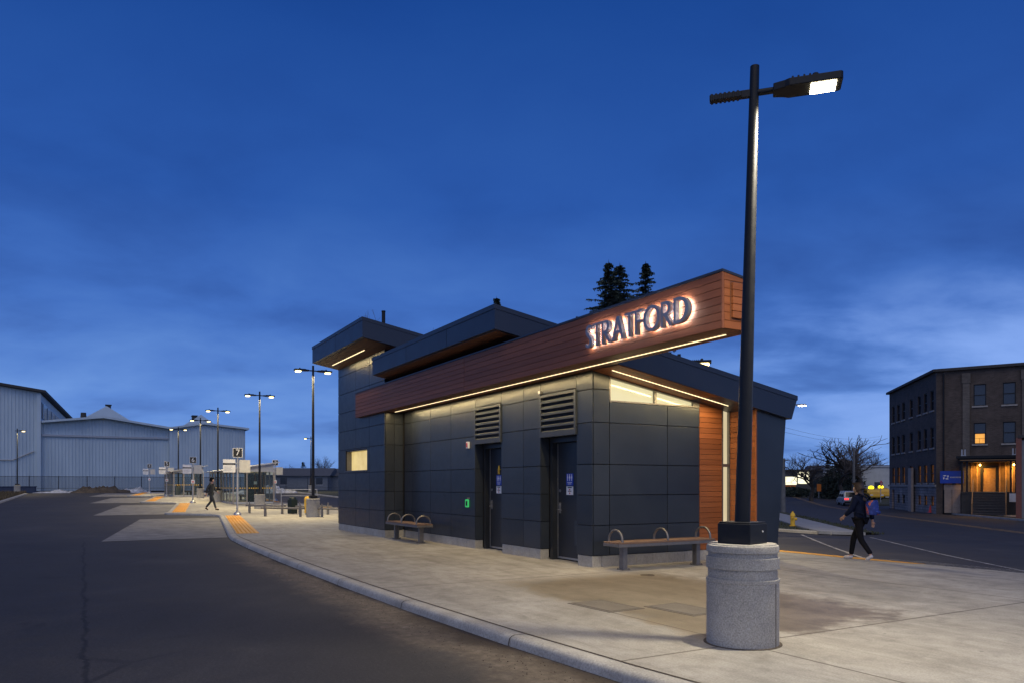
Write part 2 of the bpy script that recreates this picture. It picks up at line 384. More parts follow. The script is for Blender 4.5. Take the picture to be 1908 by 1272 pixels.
def glow(name, c1, c2, s, scale=1.2, stretch=(1,1,1), gloss=0.1):
    """frosted pane of a lit room: the lamps behind it show unevenly"""
    m, nt, b = new_mat(name); v = coords(nt, stretch)
    f = noise_node(nt, v, scale, 3)
    col = ramp(nt, f, [(0.3, c1), (0.7, c2)])
    L(nt, col, b.inputs['Emission Color']); b.inputs['Emission Strength'].default_value = s
    b.inputs['Base Color'].default_value = (0.05, 0.05, 0.045, 1); b.inputs['Roughness'].default_value = gloss
    return m
M['win_cream'] = glow('lit_window_cream', (0.70, 0.61, 0.33), (0.80, 0.72, 0.44), 1.05, 0.5)
M['win_tall'] = glow('lit_window_tall', (0.60, 0.48, 0.27), (0.78, 0.66, 0.42), 0.95, 1.5, (3, 3, 0.4))
M['win_yellow'] = glow('lit_window_yellow', (0.62, 0.44, 0.14), (0.86, 0.66, 0.28), 0.95, 1.6)
M['win_amber'] = glow('lit_window_amber', (0.75, 0.28, 0.02), (1.0, 0.48, 0.06), 1.1, 2.2)
M['win_dim'] = glow('dim_window_amber', (0.02, 0.008, 0.002), (0.34, 0.12, 0.012), 0.36, 1.8, (3, 3, 1))
M['step'] = noisy('step_timber', (0.11, 0.10, 0.09), (0.15, 0.14, 0.13), 5, 0.8, 0, 0)
M['shop'] = glow('lit_shop_sign', (0.75, 0.68, 0.42), (1.0, 0.95, 0.72), 1.6, 1.3)
M['dome'] = emit('yellow_dome_light', (1.0, 0.80, 0.02), 2.2)
M['tail'] = emit('tail_light', (1.0, 0.03, 0.03), 3.0)
M['greenlit'] = emit('green_lit_frame', (0.05, 0.62, 0.16), 0.42)

# chain link: thin wires, mostly air
m, nt, b = new_mat('chain_link'); out = nt.nodes['Material Output']
tr = nt.nodes.new('ShaderNodeBsdfTransparent'); mx = nt.nodes.new('ShaderNodeMixShader')
b.inputs['Base Color'].default_value = (0.05, 0.055, 0.065, 1); mx.inputs[0].default_value = 0.20
L(nt, tr.outputs[0], mx.inputs[1]); L(nt, b.outputs[0], mx.inputs[2]); L(nt, mx.outputs[0], out.inputs['Surface'])
M['mesh'] = m
m, nt, b = new_mat('shelter_glass'); out = nt.nodes['Material Output']
tr = nt.nodes.new('ShaderNodeBsdfTransparent'); mx = nt.nodes.new('ShaderNodeMixShader')
tr.inputs[0].default_value = (0.80, 0.86, 0.86, 1)
b.inputs['Base Color'].default_value = (0.10, 0.12, 0.12, 1); b.inputs['Roughness'].default_value = 0.06
mx.inputs[0].default_value = 0.13
L(nt, tr.outputs[0], mx.inputs[1]); L(nt, b.outputs[0], mx.inputs[2]); L(nt, mx.outputs[0], out.inputs['Surface'])
M['glass'] = m

# ------------------------------------------------------------------ camera
cam = bpy.data.cameras.new('camera'); cam_o = bpy.data.objects.new('camera', cam); COL.objects.link(cam_o)
cam.sensor_fit = 'HORIZONTAL'; cam.sensor_width = 36.0; cam.lens = 36.0 * 1402.0 / 1908.0
cam.shift_y = 266.0 / 1908.0; cam.clip_start = 0.05; cam.clip_end = 6000
cam_o.location = (0, 0, 1.5); cam_o.rotation_euler = (PI/2, 0, math.atan2(CD, CL))
scene.camera = cam_o

# ------------------------------------------------------------------ sky
w = bpy.data.worlds.new('World'); scene.world = w; w.use_nodes = True; nt = w.node_tree
bg = nt.nodes['Background']
tc = nt.nodes.new('ShaderNodeTexCoord'); sp = nt.nodes.new('ShaderNodeSeparateXYZ'); L(nt, tc.outputs['Generated'], sp.inputs[0])
X_, Y_, Z_ = sp.outputs
SUN_EL, SUN_ROT = math.radians(2.0), math.radians(118)
sky = nt.nodes.new('ShaderNodeTexSky'); sky.sky_type = 'NISHITA'; sky.sun_disc = False
sky.sun_elevation = SUN_EL; sky.sun_rotation = SUN_ROT; sky.air_density = 1.0; sky.ozone_density = 4.0; sky.dust_density = 0.3
grad = ramp(nt, Z_, [(0.0, (0.165, 0.325, 0.74)), (0.10, (0.120, 0.268, 0.70)), (0.21, (0.060, 0.170, 0.555)), (0.34, (0.026, 0.103, 0.415)), (0.54, (0.0105, 0.062, 0.295)), (1.0, (0.005, 0.03, 0.15))])
# cloud sheet: project the direction on a high plane
den = mth(nt, 'ADD', mth(nt, 'MAXIMUM', Z_, 0.0), 0.22)
cv = nt.nodes.new('ShaderNodeCombineXYZ')
al = mth(nt, 'ADD', mth(nt, 'MULTIPLY', X_, -CD), mth(nt, 'MULTIPLY', Y_, CL))
la = mth(nt, 'ADD', mth(nt, 'MULTIPLY', X_, CL), mth(nt, 'MULTIPLY', Y_, CD))
L(nt, mth(nt, 'DIVIDE', la, den), cv.inputs[0]); L(nt, mth(nt, 'MULTIPLY', mth(nt, 'DIVIDE', al, den), 1.25), cv.inputs[1])
c1 = noise_node(nt, cv.outputs[0], 0.85, 7, 0.52, 0.5)
c2 = noise_node(nt, cv.outputs[0], 2.6, 6, 0.55, 0.3)
cl = mth(nt, 'ADD', mth(nt, 'MULTIPLY', c1, 0.7), mth(nt, 'MULTIPLY', c2, 0.3))
low = mth(nt, 'SUBTRACT', 1.0, sstep(nt, Z_, 0.12, 0.5))
shade = ramp(nt, cl, [(0.36, (0.55, 0.58, 0.66)), (0.5, (0.94, 0.94, 0.94)), (0.64, (1.36, 1.22, 1.06))])
shade = mixc(nt, mth(nt, 'MULTIPLY_ADD', low, 0.55, 0.42), (1, 1, 1), shade)
col = mixc(nt, 1.0, grad, shade, 'MULTIPLY')
# paler break in the cloud low on the right
brk = mth(nt, 'MULTIPLY', sstep(nt, la, 0.18, 0.50), mth(nt, 'SUBTRACT', 1.0, sstep(nt, mth(nt, 'ABSOLUTE', mth(nt, 'SUBTRACT', Z_, 0.13)), 0.03, 0.14)))
col = mixc(nt, mth(nt, 'MULTIPLY', brk, mth(nt, 'MULTIPLY', sstep(nt, cl, 0.42, 0.62), 0.75)), col, (0.27, 0.44, 0.92))
# Nishita twilight adds its own glow on the sunset side, behind the viewer
hue = mixc(nt, 1.0, sky.outputs['Color'], (0.0032, 0.0034, 0.0040), 'MULTIPLY')
col = mixc(nt, 1.0, col, hue, 'ADD')
back = sstep(nt, mth(nt, 'MULTIPLY', al, -1.0), 0.0, 0.8)  # unseen sky behind the viewer brightened by hand as added neutral fill
back_fill = mixc(nt, 1.0, mixc(nt, 0.0, (0.25, 0.265, 0.33), (0.25, 0.265, 0.33)), back, 'MULTIPLY')
col = mixc(nt, 1.0, col, back_fill, 'ADD')
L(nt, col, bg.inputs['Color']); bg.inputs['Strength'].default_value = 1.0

sun_fill = bpy.data.lights.new('sun_fill', 'SUN'); sun_fill.energy = 0.72; sun_fill.angle = math.radians(50); sun_fill.color = (1.0, 0.88, 0.64)  # broad warm fill added high behind the viewer, apart from the low sky sun
so = bpy.data.objects.new('sun_fill', sun_fill); COL.objects.link(so)
so.rotation_euler = Vector((-0.44, 0.36, -0.82)).to_track_quat('-Z', 'Y').to_euler()
scene.view_settings.view_transform = 'Standard'; scene.view_settings.look = 'None'
scene.view_settings.exposure = 0.0; scene.view_settings.gamma = 1.0
scene.cycles.use_denoising = True
scene.cycles.sample_clamp_indirect = 6.0
scene.cycles.max_bounces = 6; scene.cycles.transparent_max_bounces = 24

def lamp_light(name, parent, loc, power, size=0.25, color=(1.0, 0.80, 0.52), spread=150, direction=(0, 0, -1)):
    d = bpy.data.lights.new(name, 'AREA'); d.shape = 'DISK'; d.size = size; d.energy = power; d.color = color
    d.spread = math.radians(spread)
    o = bpy.data.objects.new(name, d); COL.objects.link(o); o.location = loc
    o.rotation_euler = Vector(direction).to_track_quat('-Z', 'Y').to_euler()
    if parent: o.parent = parent
    return o

# ================================================================== THE SETTING
def grid_sheet(name, xs, ys, dz, mat, kind='structure', label=None, cat=None):
    mb = MB(); vs = [(x, y, G(x, y) + dz) for y in ys for x in xs]; nx = len(xs); fs = []
    for j in range(len(ys)-1):
        for i in range(nx-1): fs.append((j*nx+i, j*nx+i+1, (j+1)*nx+i+1, (j+1)*nx+i))
    mb.add(vs, fs); o = mb.build(name, mat, smooth=60)
    return tag(o, label, cat, None, kind)
def fr(a, b, s):
    n = int(round((b-a)/s)); return [a + (b-a)*i/n for i in range(n+1)]
gx_ = [-1500, -600, -300, -200] + fr(-150, 60, 2.5) + [120, 300, 1500]
gy_ = [-1500, -500, -150, -60] + fr(-40, 130, 2.5) + [200, 400, 1500]
grid_sheet('ground', gx_, gy_, -0.22, M['grass'])
grid_sheet('road', fr(-105, 60, 2.5), fr(-12.5, 130, 2.5), ROAD, M['asphalt'])

# ---- platform outline: straight by the station, saw-tooth bus bays beyond
LEFT = [(14, 9.5), (6, 6.2), (2, 4.9), (-2, 4.07), (-4.9, 3.78), (-6.6, 3.67), (-9, 3.58), (-11.5, 3.54), (-16, 3.55), (-20, 3.62), (-23.0, 3.74)]
for k in range(4):
    o = -20.0*k + (0.6*k)
    LEFT += [(-24.5+o, 3.90), (-28+o, 4.36), (-32+o, 4.88), (-36+o, 5.40), (-39.4+o, 5.86), (-40.3+o, 5.85), (-40.9+o, 5.55), (-43.0+o, 3.95), (-43.6+o, 3.74)]
LEFT = [p for p in LEFT if p[0] > -99.0] + [(-99.5, 6.5), (-100.5, 9.0)]
RIGHT = [(14, 13.6), (4, 14.2), (-4, 14.55), (-8, 14.75), (-14, 14.8), (-38, 14.8), (-40.5, 14.5), (-42, 13.7), (-43.5, 13.5), (-55, 14.75), (-56, 14.6), (-57, 13.4), (-58, 13.2),
         (-72, 14.75), (-73, 14.5), (-74, 13.4), (-75, 13.2), (-90, 14.75), (-99, 14.0), (-100.5, 9.2)]
def edge(x, poly): return pw(-x, [(-px, py) for px, py in poly])
xs = sorted(set([p[0] for p in LEFT] + [p[0] for p in RIGHT] + [-40.0, -97.5] + fr(-100, 14, 2.0)), reverse=True)
KW = 0.20                                     # kerb width
mb = MB(); ncol = None; vs = []; fs = []
for x in xs:
    y0 = edge(x, LEFT) + KW; y1 = max(edge(x, RIGHT) - KW, y0 + 0.02)
    mids = [y for y in (7, 9, 11, 12.5)]
    ys = [y0] + [clamp(y, y0, y1) for y in mids] + [y1]
    ncol = len(ys); vs += [(x, y, G(x, y)) for y in ys]
for i in range(len(xs)-1):
    for j in range(ncol-1): fs.append((i*ncol+j, (i+1)*ncol+j, (i+1)*ncol+j+1, i*ncol+j+1))
mb.add(vs, [tuple(reversed(f)) for f in fs]); platform = tag(mb.build('pavement', M['platform']), kind='structure')
def kerb(name, poly, side, mat, x_lo=-1e9, x_hi=1e9, drop=ROAD-0.03, cut=None):
    """rounded kerb stones; side=+1: road lies towards -Y"""
    mb = MB(); prof = [(KW-0.004, 0.0), (0.07, 0.002), (0.03, -0.008), (0.008, -0.028), (0.0, -0.06), (-0.012, drop)]
    st = [x for x in xs if x_lo <= x <= x_hi]
    vs = []
    for x in st:
        y = edge(x, poly)
        for o, z in prof:
            yy = y + side*o; vs.append((x, yy, G(x, yy) + z - 0.002))
    n = len(prof); fs = []
    for i in range(len(st)-1):
        for j in range(n-1):
            f = (i*n+j, i*n+j+1, (i+1)*n+j+1, (i+1)*n+j)
            fs.append(f if side < 0 else tuple(reversed(f)))
    mb.add(vs, fs); return tag(mb.build(name, mat, smooth=50), kind='structure')
kerb('kerb', LEFT, 1, M['kerb'])
kerb('kerb', RIGHT, -1, M['kerb'], x_hi=-26)
kerb('kerb', RIGHT, -1, M['kerbyellow'], x_lo=-26, x_hi=-8.2)
kerb('kerb', RIGHT, -1, M['kerb'], x_lo=-8.2)
mb = MB(); st = [x for x in xs if -26 <= x <= -8.2]
for a, b_ in zip(st, st[1:]):
    y0, y1 = edge(a, RIGHT)-KW, edge(b_, RIGHT)-KW; wb = .02 if b_ < -8.25 and False else .42
    w0 = .42*clamp((-a-8.2)/1.6, .05, 1); w1 = .42*clamp((-b_-8.2)/1.6, .05, 1)
    mb.add([(a, y0-w0, G(a, y0-w0)+.005), (a, y0, G(a, y0)+.005), (b_, y1, G(b_, y1)+.005), (b_, y1-w1, G(b_, y1-w1)+.005)], [(0,1,2,3)])
tag(mb.build('kerb_paint', M['kerbyellow']), kind='structure')
# dark joint between kerb and slab, and the cuts between kerb stones
mb = MB(); st = [x for x in xs if -24 < x < 6]
for a, b_ in zip(st, st[1:]):
    y0, y1 = edge(a, LEFT)+KW, edge(b_, LEFT)+KW
    mb.add([(a, y0-0.010, G(a,y0)+0.003), (b_, y1-0.010, G(b_,y1)+0.003), (b_, y1+0.012, G(b_,y1)+0.003), (a, y0+0.012, G(a,y0)+0.003)], [(0,3,2,1)])
x = -1.2
while x > -24:
    y = edge(x, LEFT)
    pts = [(KW, 0.004), (0.07, 0.005), (0.03, -0.005), (0.004, -0.028), (-0.004, -0.06), (-0.015, -0.11)]
    vs = [(x + dx, y + o, z) for o, z in pts for dx in (-0.007, 0.007)]
    mb.add(vs, [(2*i, 2*i+1, 2*i+3, 2*i+2) for i in range(5)]); x -= 2.65
m_ = noisy('joint_dirt', (0.035, 0.026, 0.018), (0.07, 0.05, 0.035), 20, 0.9, 0, 0)
tag(mb.build('kerb_joints', m_), kind='structure')

# ---- tactile warning strips (domes are real)
m_t = noisy('tactile_yellow', (0.55, 0.23, 0.008), (0.66, 0.29, 0.012), 3.0, 0.6, 0, 0.1)
def tactile(p0, p1, wid, label):
    p0 = Vector((*p0, 0)); p1 = Vector((*p1, 0)); d = (p1-p0); ln = d.length; d.normalize(); n = Vector((-d.y, d.x, 0))
    if n.y < 0: n = -n
    mb = MB()
    K = 8
    def P(s, t, dz): q = p0 + d*s + n*t; return (q.x, q.y, G(q.x, q.y) + dz)
    for i in range(K):
        s0, s1 = ln*i/K + 0.003, ln*(i+1)/K - 0.003
        mb.add([P(s0,0,0.001), P(s1,0,0.001), P(s1,wid,0.001), P(s0,wid,0.001), P(s0,0,0.006), P(s1,0,0.006), P(s1,wid,0.006), P(s0,wid,0.006)],
               [(4,5,6,7) if True else 0, (0,1,5,4), (1,2,6,5), (2,3,7,6), (3,0,4,7)])
    stp = 0.12 if ln < 20 else 0.2
    s = stp/2
    while s < ln:
        t = stp/2
        while t < wid:
            q = [P(s+0.03*cx, t+0.03*cy, 0.006) for cx, cy in ((-1,-1),(1,-1),(1,1),(-1,1))]
            r = [P(s+0.015*cx, t+0.015*cy, 0.013) for cx, cy in ((-1,-1),(1,-1),(1,1),(-1,1))]
            mb.add(q+r, [(4,5,6,7),(0,1,5,4),(1,2,6,5),(2,3,7,6),(3,0,4,7)]); t += stp
        s += stp
    return tag(mb.build('tactile_strip', m_t), label, 'tactile strip', 'yellow tactile strips along the bus bays')
names = ['yellow tactile strip along the nearest bus bay, in front of the number 7 stop', 'yellow tactile strip along the second bus bay, in front of the number 6 stop',
         'yellow tactile strip along the third bus bay, in front of the number 5 stop', 'farthest yellow tactile strip at the end of the bus lane']
for k in range(4):
    o = -19.4*k
    tactile((-24.2+o, 3.90+0.20), (-38.7+o, 5.78+0.24), 0.66, names[k])
tactile((-44.4, 12.75), (-52.5, 13.6), 0.7, 'yellow tactile strip across the platform, behind the nearest double lamp')
tactile((-58.0, 12.35), (-67.0, 13.2), 0.7, 'yellow tactile strip across the platform, at the foot of the number 3 stop')

# ---- concrete pads in the bus bays, markings
def sheet(mb, pts, dz, sub=6):
    (a, b_, c, d) = [Vector((*p, 0)) for p in pts]
    vs = []
    for i in range(sub+1):
        for j in range(3):
            q = (a.lerp(b_, i/sub)).lerp(d.lerp(c, i/sub), j/2); vs.append((q.x, q.y, G(q.x, q.y)+dz))
    mb.add(vs, [(i*3+j, (i+1)*3+j, (i+1)*3+j+1, i*3+j+1) for i in range(sub) for j in range(2)])
for k in range(4):
    o = -19.4*k; mb = MB()
    sheet(mb, [(-24.0+o, 0.45), (-24.0+o, 3.80), (-38.6+o, 5.74), (-38.6+o, 2.3)], ROAD+0.008)
    for p in [mb]:
        pass
    ob = mb.build('concrete_pad', M['pad']); tag(ob, kind='structure')
    # orient upwards
    bm = bmesh.new(); bm.from_mesh(ob.data)
    for f in bm.faces:
        if f.normal.z < 0: f.normal_flip()
    bm.to_mesh(ob.data); bm.free()
def stripe(name, pts, wid, mat, dz=ROAD+0.006, step=2.0):
    mb = MB()
    for (a, b_) in zip(pts, pts[1:]):
        a = Vector((*a, 0)); b_ = Vector((*b_, 0)); d = b_-a; n = max(1, int(d.length/step)); u = d.normalized(); s = Vector((-u.y, u.x, 0))*wid/2
        for i in range(n):
            p = a.lerp(b_, i/n); q = a.lerp(b_, (i+1)/n)
            vs = [p-s, q-s, q+s, p+s]; mb.add([(v.x, v.y, G(v.x, v.y)+dz) for v in vs], [(0,1,2,3)])
    return tag(mb.build(name, mat), kind='structure')
stripe('road_marking', [(-21.0, 25.7), (-11.2, 15.9)], 0.10, M['whiteline'])
stripe('road_marking', [(-19.0, 27.3), (-12, 20.4), (-7.0, 15.6)], 0.09, M['whiteline'])
for k in range(5):
    stripe('road_marking', [(-12.5+k*0.5, 15.75+0.26*k), (1.0, 15.5+0.26*k)], 0.06, M['whiteline'])
# ---- street (runs obliquely behind the station)
def ST(n, s): return W(n*0.975 + s*0.22, -n*0.22 + s*0.975)
stripe('road_marking', [ST(15.4, 16), ST(15.4, 130)], 0.14, M['yellowline'])
stripe('road_marking', [ST(15.75, 16), ST(15.75, 130)], 0.14, M['yellowline'])
def ribbon(name, n0, n1, s0, s1, dz, mat, thick=0.12, kind='structure'):
    mb = MB(); K = max(2, int((s1-s0)/3)); vs = []
    for i in range(K+1):
        s = lerp(s0, s1, i/K)
        for n in (n0, n1):
            x, y = ST(n, s); vs.append((x, y, G(x, y)+dz)); vs.append((x, y, G(x, y)+dz-thick))
    fs = []
    for i in range(K):
        a = 4*i; b_ = 4*(i+1)
        fs += [(a, b_, b_+2, a+2), (a+1, b_+1, b_, a), (a+2, b_+2, b_+3, a+3)]
    fs += [(0, 2, 3, 1), (4*K, 4*K+1, 4*K+3, 4*K+2)]
    mb.add(vs, [tuple(reversed(f)) for f in fs]); return tag(mb.build(name, mat), kind=kind)
ribbon('far_kerb', 22.0, 22.25, 30, 88, 0.02, M['kerb'])
ribbon('far_verge', 22.25, 23.6, 30, 88, 0.0, M['grass'])
ribbon('far_pavement', 23.6, 27.0, 30, 88, 0.012, M['path'])
ribbon('far_kerb', 22.0, 22.25, 95, 150, 0.02, M['kerb'])
ribbon('lawn', 22.3, 60, 95.5, 150, 0.0, M['grass'])
ribbon('lawn', 27.0, 60, 30, 88, -0.02, M['dirt'])

# grass verge between the bus exit lane and the street, with a path and melting snow
mb = MB(); vs = []; st = fr(-110, -20.6, 2.27); NY = 8
def yk(x): return 27.3 if x > -58 else lerp(27.3, 23.2, clamp((-x-58)/12, 0, 1))
for x in st:
    y0 = yk(x); y1 = max(y0+0.05, min((8.5-0.6743*x)/0.7379, 62))
    for j in range(NY+1):
        y = lerp(y0, y1, (j/NY)**1.5); vs.append((x, y, G(x, y) + (0.0 if 0 < j < NY else -0.03) + 0.02*math.sin(x*1.7+y*2.3)))
fs = [(i*(NY+1)+j, (i+1)*(NY+1)+j, (i+1)*(NY+1)+j+1, i*(NY+1)+j+1) for i in range(len(st)-1) for j in range(NY)]
mb.add(vs, fs); tag(mb.build('verge', M['grass'], smooth=60), kind='structure')
mb = MB(); n = 4
vs = []
for x in st:
    y = yk(x)
    for o, z in ((0.0, -0.14), (0.01, 0.0), (0.05, 0.03), (0.28, 0.03), (0.30, -0.05)): vs.append((x, y+o-0.25, G(x, y)+z))
fs = [(i*5+j, i*5+j+1, (i+1)*5+j+1, (i+1)*5+j) for i in range(len(st)-1) for j in range(4)]
mb.add(vs, [tuple(reversed(f)) for f in fs]); tag(mb.build('verge_kerb', M['kerb']), kind='structure')
ribbon('path', 5.6, 7.4, 33.5, 110, 0.055, M['path'])
# far-left verge with its kerb
mb = MB(); vs = []
st = fr(-101, 20, 2.75)
for x in st:
    yb = -5.1 if x > -96 else lerp(-5.1, -7.5, (-96-x)/5)
    for o, z in ((0.0, -0.13), (-0.02, 0.0), (-0.25, 0.02)): vs.append((x, yb+o, G(x, yb)+z))
mb.add(vs, [(i*3+j, i*3+j+1, (i+1)*3+j+1, (i+1)*3+j) for i in range(len(st)-1) for j in range(2)])
tag(mb.build('verge_kerb', M['kerb']), kind='structure')
mb = MB(); vs = []
for x in st:
    yb = -5.1 if x > -96 else lerp(-5.1, -7.5, (-96-x)/5)
    for j in range(6): vs.append((x, yb-0.24-j*4, G(x, yb) + (0.0 if j == 0 else 0.10+0.05*math.sin(x*3+j))))
mb.add(vs, [(i*6+j, i*6+j+1, (i+1)*6+j+1, (i+1)*6+j) for i in range(len(st)-1) for j in range(5)])
tag(mb.build('verge', M['grass'], smooth=60), kind='structure')
# coarse dead grass on the left verge and by the hydrant
def tufts(name, region, count, h, mat):
    mb = MB()
    for _ in range(count):
        x, y = region(); z = G(x, y) - 0.02; a = random.uniform(0, PI); hh = h*random.uniform(0.5, 1.3)
        lx, ly = random.uniform(-.5,.5)*hh, random.uniform(-.5,.5)*hh; ww = 0.02 + 0.015*random.random()
        mb.add([(x-ww*math.cos(a), y-ww*math.sin(a), z), (x+ww*math.cos(a), y+ww*math.sin(a), z), (x+lx, y+ly, z+hh)], [(0,1,2)])
    return tag(mb.build(name, mat), kind='stuff')
m_dead = noisy('dead_grass', (0.075, 0.055, 0.030), (0.15, 0.11, 0.06), 3, 0.95, 0, 0, island=0.4)
m_live = noisy('short_grass', (0.030, 0.042, 0.014), (0.075, 0.075, 0.035), 3, 0.95, 0, 0, island=0.4)
tag(tufts('dead_grass', lambda: (random.uniform(-100, -64), -5.4-abs(random.gauss(0, 2.4))), 5000, 0.28, m_dead), 'brown dead grass on the far left verge', 'grass')
def vr():
    while True:
        x = random.uniform(-62, -19.5); y = random.uniform(27.4, 44); n = 0.6743*x+0.7379*y
        if n < 8.4 and not 5.5 < n < 7.5 and n > -6: return x, y
tag(tufts('short_grass', vr, 7000, 0.10, m_live), 'short winter grass on the verge by the yellow hydrant', 'grass')
def gravel_spot():
    x = random.uniform(-18, -2); y = edge(x, LEFT) - abs(random.gauss(0, 0.35)) - 0.02
    return x, y
mb = MB()
for _ in range(1500):
    x, y = gravel_spot(); r = random.uniform(0.003, 0.008)
    if y < edge(x, LEFT) - 1.6: continue
    z = G(x, y)+ROAD
    mb.add([(x-r, y-r*.6, z), (x+r, y-r*.8, z), (x+r*.7, y+r, z), (x-r*.8, y+r*.8, z), (x, y, z+r*1.1)], [(0,1,4),(1,2,4),(2,3,4),(3,0,4)])
tag(mb.build('kerb_grit', M['dirt']), 'loose grit and dead leaf crumbs swept against the near kerb', 'grit', kind='stuff')

# ================================================================== THE STATION
SB = thing('station_building', 'dark slate panelled transit station with cedar sign beam and three sloping roofs', 'building')
YF, XS = 7.985, -11.07            # front wall plane, side wall plane
YT, XT0, XT1 = 7.43, -24.76, -20.30
ZL = [0.21, 0.76, 1.31, 1.87, 2.63, 3.23, 3.84, 4.46, 5.06, 5.8]
GAP = 0.007
def pan_front(mb, y, x0, x1, z0, z1, t=0.02):
    mb.box(x0+GAP, x1-GAP, y, y+t, z0+GAP, z1-GAP)
def pan_side(mb, x, y0, y1, z0, z1, t=0.02):
    mb.box(x-t, x, y0+GAP, y1-GAP, z0+GAP, z1-GAP)
def soff(y): return 3.60 - 0.165*(y-8.06)         # low roof soffit
ZB, ZTOP = 3.55, 4.29                             # sign beam
BY0, BY1 = 7.29, 7.87
# backing volumes (dark substrate seen through the joints)
mb = MB()
for x0, x1 in ((-20.3, -15.74), (-14.47, -12.84), (-11.57, XS-0.03)): mb.box(x0+0.021, x1-0.021, YF+0.021, 8.36, 0.2, 2.46)
mb.box(-20.279, XS-0.03, YF+0.021, 8.3, 2.461, 3.545)
mb.box(-20.279, -11.5, 8.361, 12.0, 0.0, 2.46)                      # interior block
mb.prism([(XS-0.03, 8.30, 0.2), (XS-0.03, 11.18, 0.2), (XS-0.03, 11.18, 3.01), (XS-0.03, 8.30, 3.01)], (-0.25, 0, 0))
mb.box(-12.9, XS-0.1, 11.48, 12.0, 0.2, 2.9)
o = mb.build('wall_core', M['backing'], SB)
# front wall panels
mb = MB()
V1 = [-20.18, -19.63, -18.34, -17.07, -15.74]
for a, b_ in zip(V1, V1[1:]):
    for z0, z1 in zip(ZL, ZL[1:6] + []): 
        if z1 <= 3.3: pan_front(mb, YF, a, b_, z0, z1)
    pan_front(mb, YF, a, b_, 3.23, 3.56)
for a, b_ in ((-14.47, -13.52), (-13.52, -12.84)):
    for z0, z1 in zip(ZL[:5], ZL[1:6]): pan_front(mb, YF, a, b_, z0, z1)
    pan_front(mb, YF, a, b_, 3.23, 3.56)
for z0, z1 in list(zip(ZL[:5], ZL[1:6])) + [(3.23, 3.56)]: pan_front(mb, YF, -11.57, XS, z0, z1)
pan_front(mb, YF, -15.74, -14.47, 3.3, 3.56); pan_front(mb, YF, -12.84, -11.57, 3.3, 3.56)
# reveals of the two door recesses
for x, s in ((-15.74, 1), (-14.47, -1), (-12.84, 1), (-11.57, -1)):
    for z0, z1 in zip(ZL[:4], ZL[1:4] + [2.44]):
        if s > 0: mb.box(x-0.02, x, YF+0.022, 8.19, z0+GAP, z1-GAP)
        else: mb.box(x, x+0.02, YF+0.022, 8.19, z0+GAP, z1-GAP)
mb.build('front_wall', M['panel'], SB, bevel=0.002)
# side wall panels
mb = MB()
for z0, z1 in zip(ZL[:5], ZL[1:6]): pan_side(mb, XS, YF+0.022, 8.37, z0, z1)
mb.prism([(XS, YF+0.03, 3.237), (XS, 8.363, 3.237), (XS, 8.363, 3.53), (XS, YF+0.03, 3.56)], (-0.02, 0, 0))
for a, b_ in ((8.37, 9.75), (9.75, 10.58)):
    for z0, z1 in zip(ZL[:5], [0.76, 1.31, 1.87, 2.63, 3.017]): pan_side(mb, XS, a, b_, z0, z1)
mb.build('side_wall', M['panel'], SB, bevel=0.002)
# tower
mb = MB()
VT = [XT0, -22.90, -21.62, XT1]
for a, b_ in zip(VT, VT[1:]):
    for z0, z1 in zip(ZL, ZL[1:9] + [5.36]):
        if z0 >= 5.3: continue
        if abs(z0-1.87) < .01 and a < -21.7:
            if a < -23: pan_front(mb, YT, a, -23.93, 1.87, 2.63)
            else: pan_front(mb, YT, -21.83, -21.62, 1.87, 2.63)
            continue
        pan_front(mb, YT, a, b_, z0, min(z1, 5.36))
pan_front(mb, YT, -23.93, -21.83, 1.87, 1.93-GAP); pan_front(mb, YT, -23.93, -21.83, 2.58+GAP, 2.63)
for z0, z1 in zip(ZL, ZL[1:9] + [5.34]):
    if z0 >= 5.3: continue
    pan_side(mb, XT1, YT+0.022, 7.72, z0, min(z1, 5.3)); pan_side(mb, XT1, 7.72, YF if z1 < 3.9 else 9.5, z0, min(z1, 5.3 if z0 < 5 else 5.02))
for z0, z1 in zip(ZL, ZL[1:9] + [5.2]):
    if z0 < 5.2: mb.box(XT0, XT0+0.02, YT+0.022, 9.4, z0+GAP, min(z1, 5.0)-GAP); 
mb.build('tower_wall', M['panel'], SB, bevel=0.002)
mb = MB()
for (x0, x1, z0, z1) in ((XT0+.021, XT1-.021, 0.2, 1.925), (XT0+.021, XT1-.021, 2.585, 5.30), (XT0+.021, -23.94, 1.925, 2.585), (-21.82, XT1-.021, 1.925, 2.585)):
    mb.box(x0, x1, YT+.021, YT+.30, z0, z1)
mb.box(XT0+.021, XT1-.021, YT+.301, 11.8, 0.0, 4.55)
mb.build('tower_core', M['backing'], SB)
# tower window
wf = MB(); wf.box(-23.925, -21.835, YT+0.03, YT+0.24, 1.928, 1.945)
wf.box(-23.925, -23.905, YT+0.03, YT+0.24, 1.946, 2.575); wf.box(-21.855, -21.835, YT+0.03, YT+0.24, 1.946, 2.575); wf.box(-23.904, -21.856, YT+0.03, YT+0.24, 2.56, 2.578)
wf.box(-23.96, -21.80, YT-0.03, YT-0.002, 1.915, 1.945)
win = MB(); win.box(-23.90, -21.86, YT+0.19, YT+0.20, 1.95, 2.555)
wo = win.build('window', M['win_yellow'], SB); wf.build('frame', M['bench_metal'], wo)
